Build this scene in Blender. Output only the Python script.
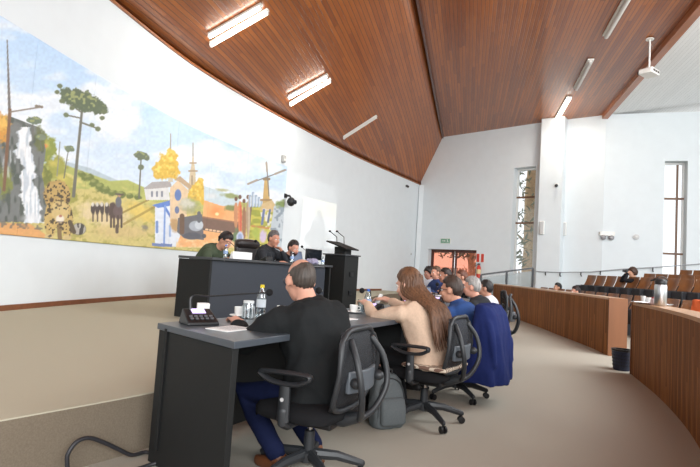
import bpy, math, random
import numpy as np
from mathutils import Vector, Matrix, noise
from mathutils.bvhtree import BVHTree
for _o in list(bpy.data.objects): bpy.data.objects.remove(_o)
random.seed(7)
V = Vector
S = bpy.context.scene
COL = S.collection
R = math.radians
# ---------------------------------------------------------------- camera
CAM_H = 1.15
FPX = 505.0
PITCH, ROLL = R(3.9), R(3.7)
_f = V((0, math.cos(PITCH), math.sin(PITCH)))
_u0 = V((0, -math.sin(PITCH), math.cos(PITCH)))
_r0 = V((1, 0, 0))
CR = _r0*math.cos(ROLL) + _u0*math.sin(ROLL)
CU = -_r0*math.sin(ROLL) + _u0*math.cos(ROLL)
CO = V((0, 0, CAM_H))
cd = bpy.data.cameras.new('camera'); cam = bpy.data.objects.new('camera', cd); COL.objects.link(cam)
cam.matrix_world = Matrix(((CR.x, CU.x, -_f.x, 0), (CR.y, CU.y, -_f.y, 0), (CR.z, CU.z, -_f.z, CAM_H), (0, 0, 0, 1)))
cd.sensor_width = 36; cd.lens = FPX/700*36; cd.clip_start = .05; cd.clip_end = 300
S.camera = cam
# ---------------------------------------------------------------- world and light
W = bpy.data.worlds.new('world'); S.world = W; W.use_nodes = True
bg = W.node_tree.nodes['Background']; bg.inputs[0].default_value = (.93, .96, 1, 1); bg.inputs[1].default_value = 1.15
def area(name, loc, target, sx, sy, power, col=(1, 1, 1)):
    l = bpy.data.lights.new(name, 'AREA'); l.shape = 'RECTANGLE'; l.size = sx; l.size_y = sy; l.energy = power; l.color = col
    o = bpy.data.objects.new(name, l); COL.objects.link(o); o.location = loc
    o.rotation_euler = (V(target)-V(loc)).to_track_quat('-Z', 'Y').to_euler()
    return o
area('fill_right', (14.5, 4, 4.2), (0, 9, 1.2), 9, 4, 430, (.95, .98, 1))  # added fill light off to the right; no window is modelled there
area('fill_behind', (3, -7, 4.2), (1, 10, 2.0), 10, 4, 900, (.95, .98, 1))  # added fill from behind the camera, brightens the far wall
area('fill_overhead', (6.5, 7, 7.0), (5.0, 12.5, 0), 5, 9, 800, (.97, .98, 1))  # added overhead fill out of frame, not one of the ceiling fixtures
S.view_settings.view_transform = 'Standard'
S.view_settings.look = 'None'
S.view_settings.exposure = 0.48
S.view_settings.gamma = 1.0
S.view_settings.use_curve_mapping = False
S.cycles.max_bounces = 8; S.cycles.diffuse_bounces = 4; S.cycles.caustics_reflective = False; S.cycles.caustics_refractive = False
S.cycles.sample_clamp_indirect = 6
# ---------------------------------------------------------------- pixel helpers
def pray(px, py): return (_f*FPX + CR*(px-350) - CU*(py-233.5)).normalized()
def at_z(px, py, z):
    d = pray(px, py); return CO + d*((z-CAM_H)/d.z)
def at_y(px, py, Y):
    d = pray(px, py); return CO + d*(Y/d.y)
def project(P):
    d = P - CO.__class__(CO) if isinstance(P, Vector) else V(P)-CO
    k = FPX/d.dot(_f); return 350+d.dot(CR)*k, 233.5-d.dot(CU)*k
# ---------------------------------------------------------------- materials
def lin(c):
    c = c/255.0
    return c/12.92 if c <= .04045 else ((c+.055)/1.055)**2.4
def rgb(r, g, b): return (lin(r), lin(g), lin(b), 1)
MATS = {}
def mat(name, col, rough=.6, metal=0, noise_amt=0, nscale=20, bump=0, bscale=60, spec=.5, alpha=1, trans=0, emit=None, estr=0, stretch=None, coat=0, sheen=0):
    if name in MATS: return MATS[name]
    m = bpy.data.materials.new(name); m.use_nodes = True; MATS[name] = m
    nt = m.node_tree; b = nt.nodes['Principled BSDF']
    b.inputs['Base Color'].default_value = col; b.inputs['Roughness'].default_value = rough; b.inputs['Metallic'].default_value = metal
    b.inputs['Specular IOR Level'].default_value = spec; b.inputs['Alpha'].default_value = alpha
    b.inputs['Transmission Weight'].default_value = trans; b.inputs['Coat Weight'].default_value = coat
    b.inputs['Sheen Weight'].default_value = sheen
    if emit: b.inputs['Emission Color'].default_value = emit; b.inputs['Emission Strength'].default_value = estr
    tc = nt.nodes.new('ShaderNodeTexCoord'); mp = nt.nodes.new('ShaderNodeMapping'); nt.links.new(tc.outputs['Object'], mp.inputs[0])
    if stretch: mp.inputs['Scale'].default_value = stretch
    if noise_amt:
        n = nt.nodes.new('ShaderNodeTexNoise'); n.inputs['Scale'].default_value = nscale; n.inputs['Detail'].default_value = 4
        nt.links.new(mp.outputs[0], n.inputs['Vector'])
        r = nt.nodes.new('ShaderNodeValToRGB'); r.color_ramp.elements[0].position = .3; r.color_ramp.elements[1].position = .7
        r.color_ramp.elements[0].color = tuple(c*(1-noise_amt) for c in col[:3])+(1,)
        r.color_ramp.elements[1].color = tuple(min(1, c*(1+noise_amt)) for c in col[:3])+(1,)
        nt.links.new(n.outputs[0], r.inputs[0]); nt.links.new(r.outputs[0], b.inputs['Base Color'])
    if bump:
        n = nt.nodes.new('ShaderNodeTexNoise'); n.inputs['Scale'].default_value = bscale; n.inputs['Detail'].default_value = 3
        nt.links.new(mp.outputs[0], n.inputs['Vector'])
        bp = nt.nodes.new('ShaderNodeBump'); bp.inputs['Strength'].default_value = bump; bp.inputs['Distance'].default_value = .01
        nt.links.new(n.outputs[0], bp.inputs['Height']); nt.links.new(bp.outputs[0], b.inputs['Normal'])
    return m
def slat_mat(name, ca, cb, direction, width, rough=.3, groove=.1, world=True, bump=.6, coat=0, spec=.5, vertical=False, wood_var=.6):
    """boards: colour varies per board; a dark groove between them"""
    m = bpy.data.materials.new(name); m.use_nodes = True; MATS[name] = m
    nt = m.node_tree; b = nt.nodes['Principled BSDF']; N = nt.nodes.new; L = nt.links.new
    b.inputs['Roughness'].default_value = rough; b.inputs['Coat Weight'].default_value = coat; b.inputs['Coat Roughness'].default_value = .15
    b.inputs['Specular IOR Level'].default_value = spec
    if vertical:
        tc = N('ShaderNodeUVMap'); src = tc.outputs[0]
        dt = N('ShaderNodeVectorMath'); dt.operation = 'DOT_PRODUCT'; dt.inputs[1].default_value = (1/width, 0, 0)
        al = N('ShaderNodeVectorMath'); al.operation = 'DOT_PRODUCT'; al.inputs[1].default_value = (0, 1, 0)
    else:
        tc = N('ShaderNodeTexCoord'); src = tc.outputs['Object']
        d = V(direction).normalized()
        dt = N('ShaderNodeVectorMath'); dt.operation = 'DOT_PRODUCT'; dt.inputs[1].default_value = (d.y/width, -d.x/width, 0)
        al = N('ShaderNodeVectorMath'); al.operation = 'DOT_PRODUCT'; al.inputs[1].default_value = (d.x, d.y, 0)
    L(src, dt.inputs[0]); L(src, al.inputs[0])
    fl = N('ShaderNodeMath'); fl.operation = 'FLOOR'; L(dt.outputs['Value'], fl.inputs[0])
    fr = N('ShaderNodeMath'); fr.operation = 'FRACT'; L(dt.outputs['Value'], fr.inputs[0])
    # board ends: break the boards every ~3 m, staggered per board
    wn = N('ShaderNodeTexWhiteNoise'); wn.noise_dimensions = '1D'; L(fl.outputs[0], wn.inputs['W'])
    a1 = N('ShaderNodeMath'); a1.operation = 'MULTIPLY_ADD'; a1.inputs[1].default_value = .33; L(al.outputs['Value'], a1.inputs[0]); L(wn.outputs['Value'], a1.inputs[2])
    a2 = N('ShaderNodeMath'); a2.operation = 'FLOOR'; L(a1.outputs[0], a2.inputs[0])
    a3 = N('ShaderNodeMath'); a3.operation = 'MULTIPLY_ADD'; a3.inputs[1].default_value = 17.3; L(a2.outputs[0], a3.inputs[0]); L(fl.outputs[0], a3.inputs[2])
    w2 = N('ShaderNodeTexWhiteNoise'); w2.noise_dimensions = '1D'; L(a3.outputs[0], w2.inputs['W'])
    cmb = N('ShaderNodeCombineXYZ'); L(dt.outputs['Value'], cmb.inputs[0]); 
    sc = N('ShaderNodeMath'); sc.operation = 'MULTIPLY'; sc.inputs[1].default_value = .9; L(al.outputs['Value'], sc.inputs[0]); L(sc.outputs[0], cmb.inputs[1]); L(w2.outputs['Value'], cmb.inputs[2])
    nz = N('ShaderNodeTexNoise'); nz.inputs['Scale'].default_value = 2.2; nz.inputs['Detail'].default_value = 5; L(cmb.outputs[0], nz.inputs['Vector'])
    mx = N('ShaderNodeMath'); mx.operation = 'MULTIPLY_ADD'; mx.inputs[1].default_value = wood_var; L(w2.outputs['Value'], mx.inputs[0])
    m2 = N('ShaderNodeMath'); m2.operation = 'MULTIPLY'; m2.inputs[1].default_value = .5; L(nz.outputs[0], m2.inputs[0]); L(m2.outputs[0], mx.inputs[2])
    rp = N('ShaderNodeValToRGB'); rp.color_ramp.elements[0].color = ca; rp.color_ramp.elements[1].color = cb
    rp.color_ramp.elements[0].position = .15; rp.color_ramp.elements[1].position = .85; L(mx.outputs[0], rp.inputs[0])
    # groove
    s1 = N('ShaderNodeMath'); s1.operation = 'SUBTRACT'; s1.inputs[1].default_value = .5; L(fr.outputs[0], s1.inputs[0])
    s2 = N('ShaderNodeMath'); s2.operation = 'ABSOLUTE'; L(s1.outputs[0], s2.inputs[0])
    gr = N('ShaderNodeMapRange'); gr.inputs['From Min'].default_value = .5-groove; gr.inputs['From Max'].default_value = .5; L(s2.outputs[0], gr.inputs['Value'])
    mc = N('ShaderNodeMixRGB'); L(gr.outputs[0], mc.inputs[0]); L(rp.outputs[0], mc.inputs[1]); mc.inputs[2].default_value = tuple(c*.35 for c in ca[:3])+(1,)
    L(mc.outputs[0], b.inputs['Base Color'])
    iv = N('ShaderNodeMath'); iv.operation = 'SUBTRACT'; iv.inputs[0].default_value = 1; L(gr.outputs[0], iv.inputs[1])
    bp = N('ShaderNodeBump'); bp.inputs['Strength'].default_value = bump; bp.inputs['Distance'].default_value = .01; L(iv.outputs[0], bp.inputs['Height']); L(bp.outputs[0], b.inputs['Normal'])
    return m
# ---------------------------------------------------------------- mesh builder
def frame_of(t):
    t = t.normalized(); a = V((0, 0, 1)) if abs(t.z) < .9 else V((1, 0, 0))
    x = t.cross(a).normalized(); return x, x.cross(t).normalized()
class MB:
    def __init__(s): s.v = []; s.f = []; s.uv = None
    def add(s, vs, fs):
        o = len(s.v); s.v += [V(p) for p in vs]; s.f += [tuple(i+o for i in f) for f in fs]; return s
    def box(s, c, d, rot=None):
        c = V(c); x, y, z = d[0]/2, d[1]/2, d[2]/2
        vs = [V((i*x, j*y, k*z)) for i in (-1, 1) for j in (-1, 1) for k in (-1, 1)]
        if rot is not None:
            if isinstance(rot, (int, float)): rot = Matrix.Rotation(rot, 3, 'Z')
            vs = [rot @ p for p in vs]
        return s.add([c+p for p in vs], [(0, 1, 3, 2), (4, 6, 7, 5), (0, 4, 5, 1), (2, 3, 7, 6), (0, 2, 6, 4), (1, 5, 7, 3)])
    def beam(s, a, b, w, h, up=(0, 0, 1)):
        a, b = V(a), V(b); t = (b-a).normalized(); x = t.cross(V(up)).normalized(); y = x.cross(t)
        vs = []
        for p in (a, b):
            for i, j in ((-1, -1), (1, -1), (1, 1), (-1, 1)): vs.append(p+x*(i*w/2)+y*(j*h/2))
        return s.add(vs, [(3, 2, 1, 0), (4, 5, 6, 7), (0, 1, 5, 4), (1, 2, 6, 5), (2, 3, 7, 6), (3, 0, 4, 7)])
    def tube(s, pts, r, n=8, round_ends=False, flat=1.0, closed=False, flatdir=None):
        pts = [V(p) for p in pts]
        rs = list(r) if hasattr(r, '__len__') else [r]*len(pts)
        if round_ends:
            t0 = (pts[0]-pts[1]).normalized(); t1 = (pts[-1]-pts[-2]).normalized()
            a = [(pts[0]+t0*rs[0]*k, rs[0]*q) for k, q in ((.98, .2), (.8, .6), (.45, .89))]
            b = [(pts[-1]+t1*rs[-1]*k, rs[-1]*q) for k, q in ((.45, .89), (.8, .6), (.98, .2))]
            pts = [p for p, _ in a]+pts+[p for p, _ in b]; rs = [q for _, q in a]+rs+[q for _, q in b]
        m = len(pts); x = None; vs = []
        for i, p in enumerate(pts):
            if closed: t = pts[(i+1) % m]-pts[i-1]
            else: t = pts[min(i+1, m-1)]-pts[max(i-1, 0)]
            if t.length < 1e-9: t = V((0, 0, 1))
            t.normalize()
            if flatdir is not None:
                x = V(flatdir)-t*t.dot(V(flatdir)); x.normalize()
            elif x is None: x, _ = frame_of(t)
            else:
                x = x-t*t.dot(x)
                x = x.normalized() if x.length > 1e-6 else frame_of(t)[0]
            y = t.cross(x)
            for k in range(n):
                a = 2*math.pi*k/n; vs.append(p+(x*math.cos(a)*flat+y*math.sin(a))*rs[i])
        fs = []
        for i in range(m if closed else m-1):
            for k in range(n):
                a, b = i*n+k, i*n+(k+1) % n; c, d = ((i+1) % m)*n+(k+1) % n, ((i+1) % m)*n+k
                fs.append((a, b, c, d))
        if not closed: fs += [tuple(range(n))[::-1], tuple(range((m-1)*n, m*n))]
        return s.add(vs, fs)
    def lathe(s, prof, c=(0, 0, 0), n=20, M=None):
        vs = []; fs = []; m = len(prof)
        for r_, z in prof:
            for k in range(n):
                a = 2*math.pi*k/n; p = V((r_*math.cos(a), r_*math.sin(a), z))
                if M is not None: p = M @ p
                vs.append(p+V(c))
        for i in range(m-1):
            for k in range(n): fs.append((i*n+k, i*n+(k+1) % n, (i+1)*n+(k+1) % n, (i+1)*n+k))
        fs += [tuple(range(n))[::-1], tuple(range((m-1)*n, m*n))]
        return s.add(vs, fs)
    def ell(s, c, r, rot=None, n=14, m=9):
        vs = []; fs = []
        r = V(r) if hasattr(r, '__len__') else V((r, r, r))
        for i in range(m+1):
            ph = math.pi*(i/m-.5)*.999
            for k in range(n):
                a = 2*math.pi*k/n; p = V((r.x*math.cos(ph)*math.cos(a), r.y*math.cos(ph)*math.sin(a), r.z*math.sin(ph)))
                if rot is not None: p = rot @ p
                vs.append(p+V(c))
        for i in range(m):
            for k in range(n): fs.append((i*n+k, i*n+(k+1) % n, (i+1)*n+(k+1) % n, (i+1)*n+k))
        fs += [tuple(range(n))[::-1], tuple(range(m*n, (m+1)*n))]
        return s.add(vs, fs)
    def loft(s, rings, caps=True):
        n = len(rings[0]); vs = [p for r_ in rings for p in r_]; fs = []
        for i in range(len(rings)-1):
            for k in range(n): fs.append((i*n+k, i*n+(k+1) % n, (i+1)*n+(k+1) % n, (i+1)*n+k))
        if caps: fs += [tuple(range(n))[::-1], tuple(range((len(rings)-1)*n, len(rings)*n))]
        return s.add(vs, fs)
    def prism(s, poly, z0, z1):
        n = len(poly); vs = [V((p[0], p[1], z0)) for p in poly]+[V((p[0], p[1], z1)) for p in poly]
        return s.add(vs, [tuple(range(n))[::-1], tuple(range(n, 2*n))]+[(i, (i+1) % n, (i+1) % n+n, i+n) for i in range(n)])
    def extrude(s, poly, axis, thick, M=None):
        """poly: 3d points of a flat outline, thickened along axis"""
        n = len(poly); ax = V(axis)*thick; vs = [V(p)-ax/2 for p in poly]+[V(p)+ax/2 for p in poly]
        return s.add(vs, [tuple(range(n))[::-1], tuple(range(n, 2*n))]+[(i, (i+1) % n, (i+1) % n+n, i+n) for i in range(n)])
    def mesh(s, name):
        me = bpy.data.meshes.new(name); me.from_pydata([tuple(p) for p in s.v], [], s.f); 
        import bmesh
        bm = bmesh.new(); bm.from_mesh(me); bmesh.ops.recalc_face_normals(bm, faces=bm.faces); bm.to_mesh(me); bm.free()
        return me
    def build(s, name, m, parent=None, bevel=0, smooth=35, kind=None, seg=2, flip=True):
        me = s.mesh(name); return link(name, me, m, parent, bevel, smooth, kind, seg)
def link(name, me, m, parent=None, bevel=0, smooth=35, kind=None, seg=2):
    me.materials.clear(); me.materials.append(m)
    if smooth:
        me.polygons.foreach_set('use_smooth', [True]*len(me.polygons))
        if smooth < 180: me.set_sharp_from_angle(angle=R(smooth))
    o = bpy.data.objects.new(name, me); COL.objects.link(o)
    if parent: o.parent = parent
    if kind: o['kind'] = kind
    if bevel:
        b = o.modifiers.new('bevel', 'BEVEL'); b.width = bevel; b.segments = seg; b.limit_method = 'ANGLE'; b.angle_limit = R(40)
    return o
def remeshed(mb, voxel, smooth_it=4, fac=.6):
    me = mb.mesh('tmp'); o = bpy.data.objects.new('tmp', me); COL.objects.link(o)
    r_ = o.modifiers.new('r', 'REMESH'); r_.mode = 'VOXEL'; r_.voxel_size = voxel
    sm = o.modifiers.new('s', 'SMOOTH'); sm.iterations = smooth_it; sm.factor = fac
    dg = bpy.context.evaluated_depsgraph_get(); dg.update()
    out = bpy.data.meshes.new_from_object(o.evaluated_get(dg)); bpy.data.objects.remove(o); bpy.data.meshes.remove(me)
    return out
def wrinkle(me, amp, sc, stretch=(1, 1, 1), seed=0):
    n = len(me.vertices); off = V((seed*3.1, seed*1.7, 0))
    nrm = [v.normal.copy() for v in me.vertices]
    for i, v in enumerate(me.vertices):
        p = V((v.co.x*stretch[0], v.co.y*stretch[1], v.co.z*stretch[2]))*sc+off
        k = noise.noise(p); k2 = noise.noise(p*2.3)
        v.co += nrm[i]*amp*((1-abs(k)*3)*.6+k2*.5)
def empty(name, loc=(0, 0, 0), rz=0):
    o = bpy.data.objects.new(name, None); COL.objects.link(o); o.location = loc; o.rotation_euler = (0, 0, rz); o.empty_display_size = .1
    return o
def tag(o, label, cat, group=None, kind=None):
    o['label'] = label; o['category'] = cat
    if group: o['group'] = group
    if kind: o['kind'] = kind
    return o
def copy_tree(o, parent=None):
    c = o.copy(); COL.objects.link(c); c.parent = parent
    for ch in o.children: copy_tree(ch, c)
    return c
def place(o, loc, rz, label):
    o.location = loc; o.rotation_euler = (0, 0, rz); o['label'] = label; return o
def spline(pts, n):
    """catmull-rom through points, n samples per span"""
    P = [V(p) for p in pts]; P = [P[0]*2-P[1]]+P+[P[-1]*2-P[-2]]; out = []
    for i in range(1, len(P)-2):
        for k in range(n):
            t = k/n; a, b, c, d = P[i-1], P[i], P[i+1], P[i+2]
            out.append(.5*((2*b)+(c-a)*t+(2*a-5*b+4*c-d)*t*t+(3*b-a-3*c+d)*t*t*t))
    out.append(P[-2]); return out
def thin_glass(name, col, gloss=.12, rough=.03):
    if name in MATS: return MATS[name]
    m = bpy.data.materials.new(name); m.use_nodes = True; MATS[name] = m; nt = m.node_tree; nt.nodes.remove(nt.nodes['Principled BSDF'])
    t = nt.nodes.new('ShaderNodeBsdfTransparent'); t.inputs[0].default_value = col; g = nt.nodes.new('ShaderNodeBsdfGlossy'); g.inputs['Roughness'].default_value = rough
    lw = nt.nodes.new('ShaderNodeLayerWeight'); lw.inputs[0].default_value = .35; mu = nt.nodes.new('ShaderNodeMath'); mu.operation = 'MULTIPLY_ADD'; mu.inputs[1].default_value = .6; mu.inputs[2].default_value = gloss*.4
    nt.links.new(lw.outputs['Fresnel'], mu.inputs[0]); mx = nt.nodes.new('ShaderNodeMixShader'); nt.links.new(mu.outputs[0], mx.inputs[0]); nt.links.new(t.outputs[0], mx.inputs[1]); nt.links.new(g.outputs[0], mx.inputs[2]); nt.links.new(mx.outputs[0], nt.nodes['Material Output'].inputs[0])
    return m
# ================================================================ structure
m_wall = mat('white_plaster', rgb(224, 231, 234), .75, noise_amt=.015, nscale=3, bump=.05, bscale=90)
m_carpet = mat('grey_beige_carpet', rgb(172, 167, 155), .95, noise_amt=.10, nscale=260, bump=.25, bscale=500, spec=.1)
m_stage = mat('cream_stage_carpet', rgb(186, 180, 160), .95, noise_amt=.05, nscale=200, bump=.2, bscale=400, spec=.1)
m_riser = mat('brown_riser_carpet', rgb(124, 113, 98), .95, noise_amt=.12, nscale=120, bump=.3, bscale=300, spec=.1)
BD = (.232, .973, 0)
m_wood = slat_mat('varnished_ceiling_boards', rgb(124, 60, 14), rgb(182, 102, 34), BD, .09, rough=.38, groove=.12, coat=.3, wood_var=.42)
m_wood2 = slat_mat('glare_pale_ceiling_boards', rgb(226, 226, 224), rgb(240, 240, 238), BD, .11, rough=.4, groove=.03, bump=.2, wood_var=.3)  # window glare on the wood is put into this pale board colour
m_beam = mat('red_brown_beam', rgb(160, 94, 50), .4, noise_amt=.15, nscale=6, stretch=(1, .1, 1), coat=.3)
m_base = mat('brown_baseboard', rgb(124, 76, 48), .5, noise_amt=.15, nscale=12)
mb = MB(); mb.box((4, 9, -.05), (26, 38, .1)); mb.build('floor', m_carpet, kind='structure', smooth=0)
WP = [(-4.55, -4, 0), (-4.6, -1, 0), (-4.62, 2, 0), (-4.55, 4.5, 0), (-4.32, 6.4, 0), (-4.05, 8.1, 0), (-3.55, 10.3, 0), (-2.75, 12.4, 0), (-1.68, 14.7, 0), (-.55, 17.0, 0), (.48, 18.9, 0), (1.95, 21.3, 0), (3.17, 23.3, 0)]
WC = spline(WP, 8)
WALLTOP = 5.22
def curved_wall(C, z0, z1, th, name, m, side=1, kind='structure', uv=True, z0f=None):
    vs = []; fs = []; n = len(C); L = [0]
    for i in range(1, n): L.append(L[-1]+(C[i]-C[i-1]).length)
    for i, p in enumerate(C):
        t = (C[min(i+1, n-1)]-C[max(i-1, 0)]).normalized(); nn = V((-t.y, t.x, 0))*th*side
        zz = z1(p) if callable(z1) else z1
        vs += [V((p.x, p.y, z0)), V((p.x, p.y, zz)), V((p.x+nn.x, p.y+nn.y, zz)), V((p.x+nn.x, p.y+nn.y, z0))]
    for i in range(n-1):
        for k in range(4): fs.append((i*4+k, i*4+(k+1) % 4, (i+1)*4+(k+1) % 4, (i+1)*4+k))
    fs += [(3, 2, 1, 0), (n*4-4, n*4-3, n*4-2, n*4-1)]
    b = MB().add(vs, fs); me = b.mesh(name)
    uvl = me.uv_layers.new(name='UVMap')
    for lp in me.loops:
        vi = lp.vertex_index; uvl.data[lp.index].uv = (L[vi//4]+(0 if vi % 4 < 2 else 0.0), me.vertices[vi].co.z)
    return link(name, me, m, kind=kind, smooth=30)
curved_wall(WC, 0, WALLTOP+.02, .25, 'wall_left', m_wall)
# stage platform
SE = spline([(-3.4, -.6, 0), (-2.75, .6, 0), (-2.1, 1.7, 0), (-1.62, 2.4, 0), (-1.16, 3.05, 0), (-.62, 3.95, 0), (-.1, 4.9, 0), (.5, 6.1, 0), (.95, 7.4, 0), (1.15, 8.8, 0), (1.05, 10.2, 0), (.7, 11.8, 0), (.6, 14, 0), (1.2, 17, 0), (2.6, 20.5, 0)], 6)
stage_poly = [(p.x, p.y) for p in SE]+[(p.x, p.y) for p in reversed(WC) if p.y < 20.9 and p.y > -3]+[(-4.5, -3), (-4, -2.2)]
mb = MB(); mb.prism(stage_poly, .322, .33); mb.build('floor_stage', m_stage, kind='structure', smooth=0)
curved_wall(SE, 0, .322, .06, 'trim_1', m_riser)
curved_wall([p for p in WC if p.y < 20.5], .33, .40, -.02, 'baseboard_left', m_base)
# end wall, in plan from the corner to the right
CZ = 7.3
Q0 = V((3.17, 23.3, 0)); Q1 = at_z(443, 137, CZ); Q2 = at_z(545, 122, CZ); Q3 = at_z(605, 115, CZ); Q4 = at_z(700, 112, CZ)
def wall_panel(name, A, B, z0, z1a, z1b, holes, th=.3, m=m_wall):
    """holes: (s0, s1, za, zb) along A>B in metres"""
    A = V((A.x, A.y, 0)); B = V((B.x, B.y, 0)); Ln = (B-A).length; t = (B-A)/Ln; n_ = V((-t.y, t.x, 0))*th
    mb = MB(); cuts = sorted({0, Ln} | {h[0] for h in holes} | {h[1] for h in holes})
    for s0, s1 in zip(cuts[:-1], cuts[1:]):
        hs = [h for h in holes if h[0] < (s0+s1)/2 < h[1]]
        zs = [z0]
        for h in hs: zs += [h[2], h[3]]
        zt = lambda s: z1a+(z1b-z1a)*s/Ln
        spans = []
        if hs:
            spans = [(z0, z0, hs[0][2], hs[0][2]), (hs[0][3], hs[0][3], zt(s0), zt(s1))]
        else: spans = [(z0, z0, zt(s0), zt(s1))]
        for a0, a1, b0, b1 in spans:
            if b0-a0 < .01: continue
            p, q = A+t*s0, A+t*s1; up = V((0, 0, 1))
            vs = [p+up*a0, q+up*a1, q+up*b1, p+up*b0, p+n_+up*a0, q+n_+up*a1, q+n_+up*b1, p+n_+up*b0]
            mb.add(vs, [(0, 1, 2, 3), (7, 6, 5, 4), (0, 4, 5, 1), (1, 5, 6, 2), (2, 6, 7, 3), (3, 7, 4, 0)])
    mb.build(name, m, kind='structure', smooth=0)
    return A, t, n_.normalized()
def on_wall(px, py, A, t):
    """point where the pixel ray meets the vertical plane through A along t"""
    nn = V((-t.y, t.x, 0)); d = pray(px, py); k = (A-CO).dot(nn)/d.dot(nn); return CO+d*k
def s_of(P, A, t): return (P-A).dot(t)
def flat(p): return V((p.x, p.y, 0))
# wall end A: Q0>Q1>Q2, door in the first stretch of Q1>Q2 ; make it one straight stretch Q0b>Q2
A1 = flat(Q1)-(flat(Q2)-flat(Q1)).normalized()*1.05
t1 = (flat(Q2)-flat(Q1)).normalized()
dl, dr = on_wall(428.5, 248, A1, t1), on_wall(476.5, 251, A1, t1)
wl, wr = on_wall(514, 168, A1, t1), on_wall(536, 168, A1, t1)
dtop = (dl.z+dr.z)/2
A1s = A1
print('door', dl, dr, 'win', wl, wr)
cA = A1; 
s_dl, s_dr = max(.12, s_of(dl, A1, t1)), s_of(dr, A1, t1)
s_wl, s_wr = s_of(wl, A1, t1), s_of(wr, A1, t1)
wtop = wl.z
H1 = [(s_dl, s_dr, 0, dtop), (s_wl, s_wr, .9, wtop)]
wall_panel('wall_far', A1, flat(Q2), 0, CZ+.02, CZ+.02, H1, th=.5)
mb = MB(); 
# short return wall between curved wall and end wall
mb.beam(V((Q0.x+.12, Q0.y+.1, 3.0)), V((A1.x+.02, A1.y+.12, 3.0)), .2, 6.3); mb.box((Q0.x+.12, Q0.y-.05, 2.58), (.5, .5, 5.15)); mb.build('wall_corner', m_wall, kind='structure', smooth=0)
# column
t2 = (flat(Q3)-flat(Q2)).normalized()
colL, colR = on_wall(542, 200, flat(Q2), t2), on_wall(565, 200, flat(Q2), t2)
mb = MB(); cc = (flat(colL)+flat(colR))/2; n2 = V((-t2.y, t2.x, 0)); cw = (flat(colR)-flat(colL)).length
ccc = cc-n2*.1; mb.box((ccc.x, ccc.y, CZ/2), (cw, .7, CZ), math.atan2(t2.y, t2.x)); mb.build('wall_column', m_wall, kind='structure', smooth=0, bevel=.01)
wall_panel('wall_far', flat(Q2)-t2*.1, flat(Q3)+t2*.05, 0, CZ+.02, CZ+.02, [], th=.3)
t3 = (flat(Q4)-flat(Q3)).normalized(); A3 = flat(Q3); B3 = flat(Q4)+t3*5
xl, xr = on_wall(665, 161, A3, t3), on_wall(688, 161, A3, t3)
s_xl, s_xr = s_of(xl, A3, t3), s_of(xr, A3, t3)
wall_panel('wall_far', A3, B3, 0, CZ+.02, CZ+.02, [(s_xl, s_xr, .9, xl.z)], th=.5)
# right side wall far out of frame keeps the hall closed
mb = MB(); mb.beam(V((B3.x, B3.y, CZ/2)), V((16.5, 8.5, CZ/2)), .3, CZ); mb.build('wall_right', m_wall, kind='structure', smooth=0)
# windows
m_fr = mat('brown_window_frame', rgb(120, 88, 66), .5); m_frw = mat('white_window_frame', rgb(225, 225, 222), .5)
m_glass = thin_glass('clear_glass', (.96,.97,.97,1))
def window(idx, A, t, s0, s1, z0, z1, bars, side_col, back=.4, mull=None):
    n_ = V((-t.y, t.x, 0)); r_ = math.atan2(t.y, t.x)
    root = empty('window_%d' % idx, A+t*((s0+s1)/2)+n_*back, r_); root['kind'] = 'structure'
    w = s1-s0; mb = MB()
    for x in (-w/2+.03, w/2-.03): mb.box((x, 0, (z0+z1)/2), (.06, .08, z1-z0))
    for z in (z0+.03, z1-.03): mb.box((0, 0, z), (w, .08, .06))
    mb.build('window_frame', side_col, root)
    mb = MB()
    for z in bars: mb.box((0, -.01, z), (w, .07, .07))
    if mull: mb.box((mull*w-w/2, 0, (z0+z1)/2), (.06, .07, z1-z0))
    mb.build('glazing_bar', m_fr, root)
    MB().box((0, .0, (z0+z1)/2), (w-.06, .012, z1-z0-.06)).build('window_pane', m_glass, root)
    return root
def zat(px, py, A, t): return on_wall(px, py, A, t).z
window(1, A1, t1, s_wl, s_wr-.05, .9, wtop, [zat(520, 196, A1, t1), zat(518, 222, A1, t1)], m_frw)
window(2, A3, t3, s_xl, s_xr, .9, xl.z, [zat(668, 197, A3, t3), zat(668, 253, A3, t3)], m_frw, mull=.7)
# ceiling panels
beam1a = V((Q1.x, Q1.y, CZ)); bdir = V(BD)
def beamline(P, Y): return P+bdir*((Y-P.y)/bdir.y)
B2 = at_z(605, 115, CZ)
mb = MB(); vs = []; fs = []; NS = 10
for i, p in enumerate(WC):
    q = beamline(beam1a, p.y*.97 if p.y > 0 else p.y)
    if q.y > 22.9: q = beamline(beam1a, 22.9)
    for k in range(NS+1):
        u = k/NS; vs.append(V((p.x, p.y, WALLTOP)).lerp(q, u))
for i in range(len(WC)-1):
    for k in range(NS): fs.append((i*(NS+1)+k, i*(NS+1)+k+1, (i+1)*(NS+1)+k+1, (i+1)*(NS+1)+k))
pn = len(vs)
ca = MB(); ca.add(vs, fs)
me = bpy.data.meshes.new('ceiling'); me.from_pydata([tuple(p) for p in vs], [], fs)
ceilA = link('ceiling', me, m_wood, kind='structure', smooth=60)
sd = ceilA.modifiers.new('thick', 'SOLIDIFY'); sd.thickness = .12; sd.offset = 1
BVH_A = BVHTree.FromPolygons([tuple(p) for p in vs], fs)
if me.polygons[0].normal.z < 0: sd.offset = -1
def slab(name, pts, m, th=.12):
    mb = MB(); mb.extrude([V(p)+V((0, 0, th/2)) for p in pts], (0, 0, 1), th); mb.build(name, m, kind='structure', smooth=0)
b1f, b1n = beamline(beam1a, 24.5), beamline(beam1a, -6)
P2 = V((B2.x, B2.y, CZ)); b2f, b2n = beamline(P2, 22), beamline(P2, -6)
slab('ceiling', [b1n, b2n, b2f, b1f], m_wood)
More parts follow.
